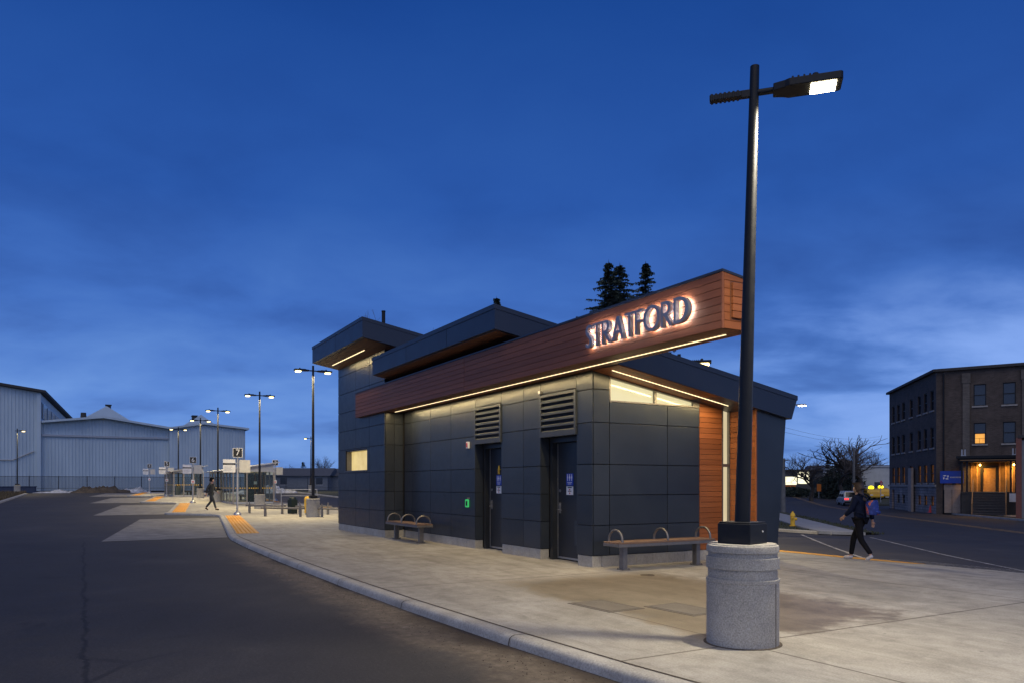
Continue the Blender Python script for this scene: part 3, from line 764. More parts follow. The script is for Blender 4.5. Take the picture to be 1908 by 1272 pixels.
# plinth
def plinth_run(x0, x1, y0, y1, ny=None):
    mb = MB(); n = max(1, int(round(max(x1-x0, y1-y0)/0.42)))
    for i in range(n):
        if ny: mb.box(x0, x1, lerp(y0, y1, i/n)+.002, lerp(y0, y1, (i+1)/n)-.002, -0.15, 0.205)
        else: mb.box(lerp(x0, x1, i/n)+.002, lerp(x0, x1, (i+1)/n)-.002, y0, y1, -0.15, 0.205)
    mb.build('plinth', M['plinth'], SB, bevel=0.006)
plinth_run(XT0+.01, XT1-.005, YT+.012, YT+.16); plinth_run(XT1-.16, XT1-.012, YT+.162, YF+.1, True)
plinth_run(-20.16, -15.76, YF+.012, 8.2); plinth_run(-14.45, -12.86, YF+.012, 8.2); plinth_run(-11.55, XS-.012, YF+.012, 8.2)
plinth_run(XS-.16, XS-.012, 8.202, 11.40, True)
# cedar wall, tall window and the cedar-lined fin on the side
mb = MB(); z = 0.21
while z < 3.3:
    z1 = min(z+0.105, 3.28)
    mb.box(XS-0.035, XS-0.005, 10.587, 11.19, z+.003, min(z1, soff(10.9)+0.03)-.003); z += 0.105
mb.build('cedar_wall', M['wood_y'], SB, bevel=0.003)
# fin: leans out at the back
FX = -10.40
mb = MB()
poly = [(FX, 11.445, 0.0), (FX, 12.0, 0.0), (FX, 12.27, 2.86), (FX, 11.445, 2.99)]
mb.prism(poly, (-1.2, 0, 0)); mb.build('fin_wall', M['panel'], SB)
mb = MB(); z = 0.03
while z < 3.0:
    mb.box(XS-0.1, FX-0.004, 11.418, 11.443, z+.003, min(z+.105, 3.0)-.003); z += 0.105
mb.box(FX-.02, FX+.004, 11.415, 11.445, 0.02, 3.0)
mb.build('fin_lining', M['wood_y'], SB, bevel=0.002)
# tall window between cedar and fin
wv = MB(); wv.box(XS-.07, XS-.06, 11.20, 11.41, 0.24, 3.02)
wo = wv.build('window', M['win_tall'], SB)
fm = MB(); fm.box(XS-.08, XS+.0, 11.192, 11.222, 0.21, 3.05); fm.box(XS-.08, XS+.0, 11.388, 11.416, 0.21, 3.05); fm.box(XS-.078, XS-.003, 11.223, 11.387, 1.86, 1.92)
fm.build('frame', M['bench_metal'], wo)
# clerestory window on the side
def ctop(y): return soff(y) - 0.035
wv = MB(); wv.prism([(XS-.06, 8.40, 3.05), (XS-.06, 10.42, 3.05), (XS-.06, 10.42, ctop(10.42)-.06), (XS-.06, 8.40, ctop(8.4)-.06)], (-0.01, 0, 0))
wo = wv.build('window', M['win_cream'], SB)
fm = MB()
fm.box(XS-.08, XS+.006, 8.372, 10.575, 3.018, 3.046)
for y0, y1 in ((8.372, 8.40), (9.44, 9.49), (10.42, 10.575)):
    fm.prism([(XS, y0, 3.047), (XS, y1, 3.047), (XS, y1, ctop(y1)-.061), (XS, y0, ctop(y0)-.061)], (-0.08, 0, 0))
fm.prism([(XS+.002, 8.372, ctop(8.372)-.06), (XS+.002, 10.575, ctop(10.575)-.06), (XS+.002, 10.575, ctop(10.575)), (XS+.002, 8.372, ctop(8.372))], (-0.085, 0, 0))
fm.build('frame', M['bench_metal'], wo)
cb = MB(); cb.box(XS-1.2, XS-.09, 8.31, 10.6, 3.02, 3.03); cb.build('sill_board', M['white'], SB)

# ---- roofs: three mono-pitch slabs, each with coping and a boarded soffit
def roof(name, x0, x1, y0, y1, ztop, slope, th, xlip, cut=0.0, sides='xr'):
    zt = lambda y: ztop - slope*(y-y0)
    r = MB()
    r.prism([(x0, y0, zt(y0)-th), (x0, y0, zt(y0)-.09), (x0, y1, zt(y1)-.09), (x0, y1-cut, zt(y1)-th)], (x1-x0, 0, 0))
    ro = r.build(name, M['fascia'], SB)
    c = MB()
    c.prism([(x0-.012, y0-.014, zt(y0)-.092), (x0-.012, y0-.014, zt(y0)), (x0-.012, y1+.014, zt(y1)), (x0-.012, y1+.014, zt(y1)-.092)], (x1-x0+.024, 0, 0))
    c.build('coping', M['fascia'], ro)
    return ro, zt
low, zl = roof('low_roof', -20.27, -10.30, 7.90, 12.47, 4.06, 0.170, 0.475, 0.1, 0.15)
mid, zm = roof('middle_roof', -20.10, -12.95, 7.00, 12.0, 5.025, 0.165, 0.485, 0.1)
top, zt_ = roof('tower_roof', -24.78, -19.68, 6.57, 11.9, 6.03, 0.175, 0.545, 0.1)
# fascia panel seams (hairline shadow gaps)
for ro, x, y, z0, z1 in ((top, -22.2, 6.57, 5.49, 5.935), (mid, -17.6, 7.0, 4.545, 4.93), (mid, -15.2, 7.0, 4.545, 4.93)):
    mb = MB(); mb.box(x-.003, x+.003, y-.003, y+.002, z0, z1); mb.build('seam', M['backing'], ro)
def soffit(x0, x1, y0, y1, zf, drop, mat, along='x'):
    s = MB()
    if along == 'x':
        y = y0
        while y < y1-0.02:
            yy = min(y+0.13, y1)
            s.prism([(x0, y+.002, zf(y)-drop), (x0, yy-.002, zf(yy)-drop), (x0, yy-.002, zf(yy)-drop+.012), (x0, y+.002, zf(y)-drop+.012)], (x1-x0, 0, 0)); y += 0.13
    else:
        x = x0
        while x < x1-0.02:
            xx = min(x+0.13, x1)
            s.prism([(x+.002, y0, zf(y0)-drop), (x+.002, y1, zf(y1)-drop), (x+.002, y1, zf(y1)-drop+.012), (x+.002, y0, zf(y0)-drop+.012)], (xx-x-.004, 0, 0)); x += 0.13
    return s.build('soffit', mat, SB)
soffit(XS+.0, -10.33, 8.0, 12.25, zl, 0.475+.014, M['wood_y'], 'y')
soffit(-24.70, -19.76, 6.66, 7.42, zt_, 0.545+.014, M['soffit'])
soffit(-20.2, -19.76, 7.44, 9.6, zt_, 0.545+.014, M['soffit'])
soffit(-20.05, -13.02, 7.07, 8.4, zm, 0.485+.014, M['soffit'])
# dark clerestory under the middle roof
mb = MB(); mb.prism([(-20.25, 8.3, 3.9), (-20.25, 11.5, 3.4), (-20.25, 11.5, 3.79), (-20.25, 8.3, 4.30)], (6.9, 0, 0)); mb.build('clerestory', M['backing'], SB)
# vent pipe
mb = MB(); mb.lathe([(0.055, 5.55), (0.055, 6.76), (0.062, 6.762), (0.062, 6.80), (0.03, 6.80)], (-21.96, 8.0, 0), 16); mb.build('vent_pipe', M['black'], SB, smooth=40)

# ---- cedar sign beam
BX0, BX1 = -22.5, -7.2
mb = MB(); nb = 7; hb = (ZTOP-ZB-.0)/nb
SEAM = -14.9
def btop(y): return ZTOP - 0.14*(y-BY0)
for i in range(nb):
    z0, z1 = ZB+i*hb, ZB+(i+1)*hb
    for a, b_ in ((BX0, SEAM-.012), (SEAM+.012, BX1-.03)): mb.box(a, b_, BY0, BY0+.03, z0+.0025, z1-.0025)
mb.box(SEAM-.010, SEAM+.010, BY0+.004, BY0+.03, ZB, ZTOP); mb.box(BX1-.028, BX1-.001, BY0-.004, BY0+.03, ZB-.004, ZTOP)
beam = mb.build('sign_beam', M['wood_x'], SB, bevel=0.003)
mb = MB()
for i in range(nb):
    z0, z1 = ZB+i*hb, ZB+(i+1)*hb
    zz = min(z1, btop(BY1-.03)) if i == nb-1 else z1
    for e0, e1 in ((BX1-.025, BX1), (BX0, BX0+.025)):
        if i == nb-1: mb.prism([(e0, BY0+.034, z0+.0025), (e0, BY1, z0+.0025), (e0, BY1, btop(BY1)-.001), (e0, BY0+.034, btop(BY0+.034)-.001)], (e1-e0, 0, 0))
        else: mb.box(e0, e1, BY0+.034, BY1, z0+.0025, zz-.0025)
    mb.box(BX0+.03, BX1-.03, BY1-.03, BY1, z0+.0025, zz-.0025)
mb.build('beam_end', M['wood_y'], beam, bevel=0.003)
mb = MB(); k = 5; h = 0.47/k                                   # raised panel on the end
for i in range(k): mb.box(BX1+.004, BX1+.04, BY0+.15, BY1-.06, 3.69+i*h+.003, 3.69+(i+1)*h-.003)
mb.build('end_panel', M['wood_y'], beam, bevel=0.003)
mb = MB(); mb.box(BX1+.001, BX1+.004, BY0+.13, BY1-.04, 3.67, 4.18); mb.build('panel_gap', M['soffit'], beam)
mb = MB(); y = BY0+.032
while y < BY1-.05:
    yy = min(y+.105, BY1-.032); mb.box(BX0+.03, BX1-.03, y+.002, yy-.002, ZB+.001, ZB+.02); y += .105
mb.box(-20.0, XS+.0, BY1-.03, YF-.001, ZB+.012, ZB+.03)
mb.build('beam_soffit', M['soffit'], beam, bevel=0.002)
mb = MB(); mb.prism([(BX0-.01, BY0-.012, ZTOP+.002), (BX0-.01, BY0-.012, ZTOP+.034), (BX0-.01, BY1+.012, btop(BY1)+.034), (BX0-.01, BY1+.012, btop(BY1)+.002)], (BX1-BX0+.02, 0, 0))
mb.build('beam_coping', M['fascia'], beam)
# ---- recessed light strips
def strip(x0, x1, y0, y1, z0, z1):
    s = MB(); s.prism([(x0, y0, z0), (x1, y0, z0) if x1-x0 > abs(y1-y0) else (x1, y0, z0), (x1, y1, z1), (x0, y1, z1)], (0, 0, -0.008))
    return s.build('light_strip', M['led'], SB)
strip(-20.05, -7.5, 7.64, 7.659, ZB-.002, ZB-.002)
ys0, ys1 = 8.15, 10.98
zs = lambda y: zl(y)-0.475-.016
strip(-10.71, -10.689, ys0, ys1, zs(ys0), zs(ys1))
zq = lambda y: zt_(y)-0.545-.016
strip(-24.2, -21.0, 7.06, 7.082, zq(7.06), zq(7.082))
def strip_light(loc, lx, ly, power, rot=(0, 0, 0)):
    d = bpy.data.lights.new('strip_light', 'AREA'); d.shape = 'RECTANGLE'; d.size = lx; d.size_y = ly; d.energy = power; d.color = (1.0, 0.75, 0.36)
    o = bpy.data.objects.new('strip_light', d); COL.objects.link(o); o.location = loc; o.rotation_euler = rot; o.parent = SB
strip_light((-13.78, 7.65, ZB-.016), 12.5, .02, 165)
strip_light((-10.70, (ys0+ys1)/2, zs((ys0+ys1)/2)-.012), .02, 2.8, 42, (-math.atan(.17), 0, 0))
strip_light((-22.6, 7.071, zq(7.071)-.012), 3.2, .02, 20)
# ---- STRATFORD: halo-lit letters standing off the beam
def arc(cx, cy, rx, ry, a0, a1, n=14):
    return [(cx+rx*math.cos(math.radians(lerp(a0, a1, i/n))), cy+ry*math.sin(math.radians(lerp(a0, a1, i/n)))) for i in range(n+1)]
def ribbon2d(pts, ws):
    l, r = [], []
    for i, p in enumerate(pts):
        a = pts[max(i-1, 0)]; b_ = pts[min(i+1, len(pts)-1)]; dx, dy = b_[0]-a[0], b_[1]-a[1]; d = math.hypot(dx, dy)
        nx, ny = -dy/d, dx/d; w_ = ws[i]/2; l.append((p[0]+nx*w_, p[1]+ny*w_)); r.append((p[0]-nx*w_, p[1]-ny*w_))
    return [l + r[::-1]]
tk, tn = 0.130, 0.088
def gly(c):
    if c == 'T': return 0.62, [[(0,1),(0,1-tn),(.31-tk/2,1-tn),(.31-tk/2,0),(.31+tk/2,0),(.31+tk/2,1-tn),(.62,1-tn),(.62,1)]]
    if c == 'F': return 0.48, [[(0,0),(0,1),(.48,1),(.48,1-tn),(tk,1-tn),(tk,.57),(.44,.57),(.44,.57-tn),(tk,.57-tn),(tk,0)]]
    if c == 'A': return 0.84, [[(0,0),(.345,1),(.50,1),(.84,0),(.665,0),(.575,.27),(.255,.27),(.165,0)], [(.295,.385),(.535,.385),(.418,.76)]]
    if c == 'R': return 0.68, [[(0,0),(0,1),(.28,1)] + arc(.30,.725,.27,.275,90,-90)[1:] + [(.36,.435),(.68,0),(.485,0),(.20,.42),(tk,.42),(tk,0)], [(tk,.89),(.27,.89)] + arc(.28,.715,.115,.175,90,-90)[1:] + [(tk,.54)]]
    if c == 'D': return 0.84, [[(0,0),(0,1),(.28,1)] + arc(.29,.5,.55,.5,90,-90,22)[1:] + [(.28,0)], [(tk,.885),(.27,.885)] + arc(.28,.5,.385,.385,90,-90,22)[1:] + [(tk,.115)]]
    if c == 'O': return 1.02, [arc(.51,.5,.51,.52,0,360,40)[:-1], arc(.51,.5,.345,.40,0,360,40)[:-1]]
    if c == 'S':
        p = arc(.30,.735,.20,.21,25,200,10) + [(.15,.62),(.22,.54),(.32,.46),(.385,.37)] + arc(.22,.265,.195,.21,5,-155,11)
        return 0.50, ribbon2d(p, [0.115+0.045*math.sin(PI*i/(len(p)-1)) for i in range(len(p))])
def outline_mesh(name, outs, ext, off=0.0):
    cu = bpy.data.curves.new(name, 'CURVE'); cu.dimensions = '2D'; cu.fill_mode = 'BOTH'; cu.extrude = ext; cu.offset = off
    for o in outs:
        s = cu.splines.new('POLY'); s.points.add(len(o)-1); s.use_cyclic_u = True
        for p, (x, y) in zip(s.points, o): p.co = (x, y, 0, 1)
    ob = bpy.data.objects.new(name, cu); COL.objects.link(ob)
    dg = bpy.context.evaluated_depsgraph_get(); me = bpy.data.meshes.new_from_object(ob.evaluated_get(dg))
    bpy.data.objects.remove(ob); bpy.data.curves.remove(cu); return me
CAP = 0.36; tot = sum(gly(c)[0] for c in 'STRATFORD'); sp_ = (2.43/CAP - tot)/8
x = -10.16
M['letter'] = noisy('letter_metal', (0.17, 0.20, 0.26), (0.21, 0.245, 0.31), 8, 0.4, 0.2, 0)
for c in 'STRATFORD':
    wd, outs = gly(c)
    me = outline_mesh('sign_letter', [[(px*CAP, py*CAP) for px, py in o] for o in outs], 0.035)
    R = Matrix.Translation((x, BY0-.072, 3.735)) @ Matrix.Rotation(PI/2, 4, 'X'); me.transform(R)
    me.materials.clear(); me.materials.append(M['letter'])
    lo = bpy.data.objects.new('sign_letter', me); COL.objects.link(lo); lo.parent = SB
    mh = outline_mesh('backlight', [[(px*CAP, py*CAP) for px, py in o] for o in outs], 0.003, -0.012)
    R = Matrix.Translation((x, BY0-.031, 3.735)) @ Matrix.Rotation(PI/2, 4, 'X'); mh.transform(R)
    mh.materials.clear(); mh.materials.append(M['halo'])
    ho = bpy.data.objects.new('backlight', mh); COL.objects.link(ho); ho.parent = lo
    x += (wd+sp_)*CAP
# ---- louvres
def louver(x0, x1):
    mb = MB(); y = YF-.03; z0, z1 = 2.44, 3.28
    mb.box(x0-.005, x0+.055, y, YF+.1, z0, z1); mb.box(x1-.055, x1+.005, y, YF+.1, z0, z1)
    mb.box(x0+.056, x1-.056, y, YF+.1, z0, z0+.07); mb.box(x0+.056, x1-.056, y, YF+.1, z1-.05, z1)
    n = 6; h = (z1-z0-.12)/n
    for i in range(n):
        z = z0+.07+i*h
        mb.prism([(x0+.056, y+.004, z), (x0+.056, y+.004, z+.035), (x0+.056, y+.09, z+.10), (x0+.056, y+.09, z+.065)], (x1-x0-.112, 0, 0))
    o = mb.build('louver', M['louver'], SB)
    v = MB(); v.box(x0+.05, x1-.05, YF+.085, YF+.098, z0+.05, z1-.04); v.build('louver_void', M['dark_void'], o)
louver(-15.74, -14.47); louver(-12.84, -11.57)
# ---- doors
def door(x0, x1, yellow):
    yd = 8.32; zt = 2.38
    d = MB(); d.box(x0+.15, x1-.02, yd, yd+.035, 0.03, zt-.05)
    do = d.build('door', M['door'], SB)
    f = MB(); f.box(x0+.02, x0+.11, 8.20, yd+.05, 0.0, zt+.06); f.box(x0+.02, x1-.02, 8.192, yd+.05, zt-.04, zt+.08)
    f.box(x0+.02, x1-.02, 8.19, 8.199, 2.46, 2.47); f.build('door_frame', M['door'], do)
    e = MB(); e.box(x0+.125, x0+.142, yd-.012, yd+.03, 0.03, zt-.05); e.build('edge_strip', M['steel'], do)
    s = MB(); s.box(x0+.14, x1-.03, yd-.012, yd-.001, 0.03, 0.065); s.build('bottom_sweep', M['steel'], do)
    g = MB(); g.box(x1-.55, x1-.20, yd-.006, yd-.001, 0.32, 0.80); g.build('vent_grille', M['louver'], do)
    h = MB(); hx = x0+.215
    h.lathe([(0.001, -.02), (0.03, -.02), (0.03, .0), (0.001, 0.001)], (0, 0, 0), 14)
    h.xform(Matrix.Translation((hx, yd-.012, 1.38)) @ Matrix.Rotation(PI/2, 4, 'X'))
    h.build('deadbolt', M['steel'], do, smooth=40); h = MB()
    h.box(hx-.028, hx+.028, yd-.014, yd-.001, 0.93, 1.14)
    h.path([(hx, yd-.015, 1.0), (hx, yd-.07, 1.0), (hx+.03, yd-.075, 1.0), (hx+.14, yd-.07, 0.995)], 0.011, 8)
    h.tube((hx, yd-.03, 1.09), (hx, yd-.012, 1.09), 0.016, n=10)
    h.build('handle', M['steel'], do, smooth=40)
    # washroom plate with three figures, notice beneath
    sx = x1-.83
    b_ = MB(); b_.box(sx, sx+.24, yd-.008, yd-.001, 1.485, 1.72); so_ = b_.build('washroom_sign', M['blue'], do)
    p = MB()
    for q in range(3):
        cx = sx+.05+q*.07; y = yd-.0095
        p.lathe([(0.001, 0), (0.013, 0), (0.013, .001), (0.001, .0011)], (0, 0, 0), 12)
        p.xform(Matrix.Translation((cx, y, 1.694)) @ Matrix.Rotation(PI/2, 4, 'X'), len(p.v)-48)
        wd = (0.017, 0.026, 0.021)[q]
        p.prism([(cx-wd, y, 1.625), (cx-.012, y, 1.678), (cx+.012, y, 1.678), (cx+wd, y, 1.625), (cx+.010, y, 1.625), (cx+.010, y, 1.575), (cx-.010, y, 1.575), (cx-.010, y, 1.625)], (0, .001, 0))
    for zz, wd in ((1.537, .085), (1.508, .06)):
        for q in range(5): p.box(sx+.12-wd+q*wd*.4, sx+.12-wd+q*wd*.4+wd*.3, yd-.0095, yd-.0085, zz, zz+.014)
    p.build('figures', M['white'], so_)
    nb_ = MB(); nb_.box(sx+.005, sx+.235, yd-.008, yd-.001, 1.30, 1.468); no = nb_.build('notice', M['white'], do)
    p = MB(); p.box(sx+.05, sx+.19, yd-.0095, yd-.0085, 1.435, 1.455); p.box(sx+.06, sx+.18, yd-.0095, yd-.0085, 1.365, 1.38); p.build('notice_text', M['signblack'], no)
    for zz in (1.32, 1.39):
        p = MB(); p.box(sx+.10, sx+.14, yd-.0095, yd-.0085, zz, zz+.028)
        p.build('notice_mark', M['red'], no)
    if yellow:
        t = MB(); cx = sx+.13
        t.prism([(cx-.03, yd-.02, 1.745), (cx+.03, yd-.02, 1.745), (cx+.035, yd-.02, 1.83), (cx+.10, yd-.02, 1.845), (cx+.04, yd-.02, 1.865), (cx+.03, yd-.02, 1.94), (cx-.01, yd-.02, 1.94), (cx-.04, yd-.02, 1.85)], (0, .015, 0))
        t.build('door_tag', M['yellow'], do)
door(-15.74, -14.47, True); door(-12.84, -11.57, False)
# wall fittings
mb = MB(); mb.box(-16.22, -16.04, YF-.03, YF-.001, .96, 1.15); fo = mb.build('help_button', M['greenlit'], SB, bevel=.012)
mb = MB(); mb.box(-16.17, -16.09, YF-.033, YF-.0305, 1.00, 1.11); mb.build('button_face', M['black'], fo)
mb = MB(); mb.box(-16.12, -16.02, YF-.02, YF-.001, 1.17, 1.19); mb.build('button_label', M['ply'], fo)
mb = MB(); mb.box(-16.13, -16.01, YF-.05, YF-.001, 2.36, 2.52); fo = mb.build('alarm_unit', M['white'], SB, bevel=.012)
mb = MB(); mb.box(-16.10, -16.04, YF-.056, YF-.051, 2.39, 2.49); mb.build('alarm_face', M['red'], fo)
mb = MB(); mb.box(-12.84, -12.76, YF-.06, YF-.001, 3.31, 3.37); mb.build('camera_pod', M['steel'], SB)
rebase(SB, (-15.7, 8.0, 0.0))

# ================================================================== BENCHES
def make_bench(label):
    """runs along local x, seat 2.25 m; three hoops across the seat"""
    t = thing('park_bench', label, 'bench', 'benches against the station walls')
    s = MB(); n = 5; wd = 0.44/n
    for i in range(n): s.box(-1.13, 1.13, -.22+i*wd+.004, -.22+(i+1)*wd-.004, .468, .500)
    s.build('seat', M['slat'], t, bevel=.004)
    f = MB()
    for y0, y1 in ((-.222, -.190), (.190, .222)): f.box(-1.135, 1.135, y0, y1, .415, .466)
    for x in (-1.135, -.78, 0, .75, 1.105): f.box(x, x+.03, -.189, .189, .42, .466)
    f.build('seat_frame', M['bench_metal'], t, bevel=.004)
    for x in (-.86, .86):
        l = MB(); l.box(x-.045, x+.045, -.06, .06, .012, .418); l.box(x-.085, x+.085, -.09, .09, 0.0, .012)
        for a in (-1, 1):
            for b_ in (-1, 1): l.tube((x+a*.065, b_*.072, .012), (x+a*.065, b_*.072, .03), .012, n=8)
        l.build('leg', M['bench_metal'], t, bevel=.004)
    for x in (-1.03, 0.0, 1.03):
        h = MB(); pts = [(x, -.19, .47), (x, -.19, .53)] + [(x, -.19*math.cos(a), .53+.175*math.sin(a)) for a in [PI*i/14 for i in range(1, 14)]] + [(x, .19, .53), (x, .19, .47)]
        h.path(pts, .021, 10); h.build('armrest', M['bench_metal'], t, smooth=50)
    return t
bench = make_bench('slatted bench with three hoop armrests by the cedar cladding, nearest the camera')
bench.location = (-10.55, 9.14, 0); bench.rotation_euler = (0, 0, PI/2)
b2 = copy_tree(bench); b2.location = (-18.75, 7.52, 0); b2.rotation_euler = (0, 0, 0)
b2['label'] = 'farther slatted bench with three hoops, in the corner by the tower'

# utility covers and a drain in the slab
def cover(x, y, sx, sy, rz, label):
    mb = MB(); mb.box(-sx, sx, -sy, sy, 0.0, .006)
    for a, b_, c, d in ((-sx-.05, sx+.05, -sy-.05, -sy-.015), (-sx-.05, sx+.05, sy+.015, sy+.05), (-sx-.05, -sx-.015, -sy-.014, sy+.014), (sx+.015, sx+.05, -sy-.014, sy+.014)):
        mb.box(a, b_, c, d, 0.0, .004)
    o = mb.build('utility_cover', M['covers'], None, bevel=.001); g = MB(); g.box(-sx-.055, sx+.055, -sy-.055, sy+.055, -.02, .0015); g.build('cover_gap', M['dirt'], o); o.location = (x, y, 0.001); o.rotation_euler = (0, 0, rz)
    tag(o, label, 'cover', 'utility covers in the slab')
M['covers'] = concrete('cover_concrete', (0.125, 0.108, 0.085), (0.18, 0.16, 0.13), 0.75, 40)
cover(-7.52, 5.62, .36, .22, .05, 'rectangular utility cover in the slab, the one farther from the lamp base')
cover(-6.85, 6.30, .36, .22, .05, 'rectangular utility cover in the slab, the one nearer the lamp base')
mb = MB(); mb.lathe([(.12, 0), (.12, .004), (.10, .005), (.10, .002), (.0, .002)], n=24)
o = mb.build('floor_drain', M['dirt']); o.location = (-9.72, 8.13, .001); tag(o, 'small round rusty drain in the slab before the near bench', 'drain')

# ================================================================== LAMPS
def luminaire(parent, x0, sgn, z, lens_mat, Lh=0.62, Wd=0.27, big=False):
    """flat head; its neck starts at local x0 and points to sgn*x"""
    h = MB(); s = sgn
    plan = [(x0, -.07), (x0+.10*1, -.10), (x0+.14, -Wd/2), (x0+Lh-.02, -Wd/2), (x0+Lh, -Wd/2+.02), (x0+Lh, Wd/2-.02), (x0+Lh-.02, Wd/2), (x0+.14, Wd/2), (x0+.10, .10), (x0, .07)]
    h.prism([(s*a, b_, z-.035) for a, b_ in plan], (0, 0, .07))
    for i in range(5): 
        a = x0+.16+i*.05; h.box(min(s*a, s*(a+.018)), max(s*a, s*(a+.018)), -Wd/2+.02, Wd/2-.02, z+.0352, z+.06)
    ho = h.build('luminaire', M['black'], parent, bevel=.006)
    ln = MB(); a, b_ = x0+Lh*.55, x0+Lh-.055
    ln.box(min(s*a, s*b_), max(s*a, s*b_), -Wd/2+.03, Wd/2-.03, z-(.042 if big else .10), z-.0355); ln.build('lens', lens_mat, ho, bevel=None if big else .03)
    p = MB(); p.lathe([(.035, z+.0355), (.035, z+.085), (.025, z+.10), (.0, z+.10)], (s*(x0+Lh*.62), 0, 0), 12); p.build('photocell', M['black'], ho, smooth=40)
    return ho
def concrete_base(parent, r, h):
    prof = [(r*1.0, -.1), (r, 0), (r, h*.62), (r*1.015, h*.625), (r*1.015, h*.655), (r*.955, h*.66), (r*.955, h*.755), (r*1.01, h*.76), (r*1.01, h*.865), (r*.95, h*.872), (r*.95, h*.915), (r, h*.92), (r*1.0, h*.965), (r*.985, h*.985), (r*.94, h*.99), (r*.93, h), (0, h)]
    b_ = MB(); b_.lathe(prof, n=64); b_.build('concrete_base', M['lampbase'], parent, smooth=35)
# -- foreground lamp
LP = thing('street_lamp', 'tall black lamp on a round concrete base in the foreground, single lit head', 'street lamp', 'lamps around the bus station')
concrete_base(LP, .332, .945)
mb = MB(); mb.box(-.168, .168, -.168, .168, .946, 1.135); mb.box(-.158, .158, -.158, .158, 1.1352, 1.150)
o = mb.build('base_cover', M['black'], LP, bevel=.01); o.rotation_euler = (0, 0, math.radians(15))
mb = MB(); mb.tube((.168, .07, 1.06), (.174, .07, 1.06), .008, n=8); o2 = mb.build('cover_screw', M['white'], o)
zt = 5.47; lean = .118
ldir = Vector((CL, CD, 0))                    # the pole leans a touch
mb = MB(); mb.tube((0, 0, 1.15), ldir*lean + Vector((0, 0, zt)), .072, .042, 24); mb.build('pole', M['black'], LP, smooth=40)
top_ = ldir*(lean*.95)
arm = bpy.data.objects.new('arm_mount', None)
mb = MB(); mb.tube((.0, 0, 5.215), (.26, 0, 5.215), .03, n=14); mb.box(-.12, .0, -.022, .022, 5.18, 5.25)
for i in range(7): mb.box(-.40+i*.04, -.40+i*.04+.022, -.045, .045, 5.183, 5.247)
mb.box(-.41, -.115, -.04, .04, 5.19, 5.24)
ao = mb.build('arm', M['black'], LP, bevel=.004)
ho = luminaire(LP, .17, 1, 5.215, M['lens'], Lh=.60, Wd=.25, big=True)
az = math.atan2(.681, .732)
for q in (ao, ho):
    q.rotation_euler = (0, 0, az); q.location = (top_.x, top_.y, 0)
LP.location = (-5.13, 5.45, 0)
lamp_light('lamp_light', LP, (top_.x + .63*math.cos(az), top_.y + .63*math.sin(az), 5.15), 270, .22, (1.0, .88, .66), 165)
mb = MB(); mb.box(.325, .3345, -.004, .004, .0, .585); o = mb.build('mould_seam', M['dirt'], LP); o.rotation_euler = (0, 0, math.atan2(.269, .963))
# dark sealing ring on the slab
mb = MB(); mb.lathe([(.36, 0.0), (.36, .004), (.33, .004), (.33, 0.0)], n=48); o = mb.build('seal_ring', M['dirt'], LP); o.location = (0, 0, .001)

# -- the row of double lamps and the singles
def make_lamp(double, label, total=7.0, hb=.86):
    t = thing('street_lamp', label, 'street lamp', 'lamps around the bus station')
    concrete_base(t, .31, hb)
    m_ = MB(); m_.box(-.16, .16, -.16, .16, hb+.001, hb+.14); m_.build('base_cover', M['black'], t, bevel=.01)
    m_ = MB(); m_.tube((0, 0, hb+.14), (0, 0, total), .072, .048, 16); m_.build('pole', M['black'], t, smooth=40)
    m_ = MB(); z = total-.24
    m_.tube((-.30 if double else -.25, 0, z), (.30, 0, z), .03, n=10); m_.build('arm', M['black'], t)
    for s in ((1, -1) if double else (1,)):
        luminaire(t, .20, s, z, M['lens_far'], Lh=.66, Wd=.30)
        lamp_light('lamp_light', t, (s*.62, 0, z-.12), 330, .25, (1.0, .80, .42), 160)
    return t
def put(o, x, y, rz=0, label=None, dz=0):
    o.location = (x, y, G(x, y)+dz); o.rotation_euler = (0, 0, rz)
    if label: o['label'] = label
    return o
d0 = make_lamp(True, 'double-headed black lamp nearest the station tower, on a concrete base')
put(d0, -34.8, 9.26, PI/2)
for i, (x, y, lb) in enumerate([(-46.6, 9.2, 'double-headed black lamp in front of the near glass shelter'), (-59.2, 8.7, 'double-headed black lamp rising behind the near glass shelter'),
                   (-70.3, 8.9, 'double-headed black lamp between the two glass shelters'), (-84.8, 8.6, 'double-headed black lamp farthest down the platform')]):
    put(copy_tree(d0), x, y, PI/2 + .05*i, lb)
s0 = make_lamp(False, 'single-headed black lamp on the left verge before the warehouse')
put(s0, -98, -6.2, math.radians(60))
put(copy_tree(s0), -95, 25.0, math.radians(-118), 'single-headed black lamp on the right verge by the snow pile')
s1 = put(make_lamp(False, 'black lamp whose lit head shows above the low roof', 5.15), -15.7, 14.25, math.radians(46))
s2 = put(copy_tree(s0), *PX(1341, 30), math.radians(228), 'second lamp head just above the low roof edge, pole mostly hidden', dz=-.65)
# cobra-head street light beside the street
t = thing('street_light', 'slim street light whose white head pokes out past the low roof', 'street light')
mb = MB(); mb.tube((0,0,0), (0,0,8.2), .09, .06, 12); mb.build('pole', M['galv'], t)
mb = MB(); mb.path([(0,0,8.0), (.5,0,8.35), (1.3,0,8.55), (2.1,0,8.58)], .04, 8); mb.build('arm', M['galv'], t)
mb = MB(); mb.box(2.0, 2.75, -.13, .13, 8.53, 8.65); hd = mb.build('luminaire', M['galv'], t, bevel=.02)
mb = MB(); mb.box(2.2, 2.72, -.11, .11, 8.49, 8.528); mb.build('lens', M['lens'], hd)
put(t, *PX(1437, 60), math.radians(60.2)-PI/2+PI/2)
t.rotation_euler = (0, 0, math.atan2(CD, CL))

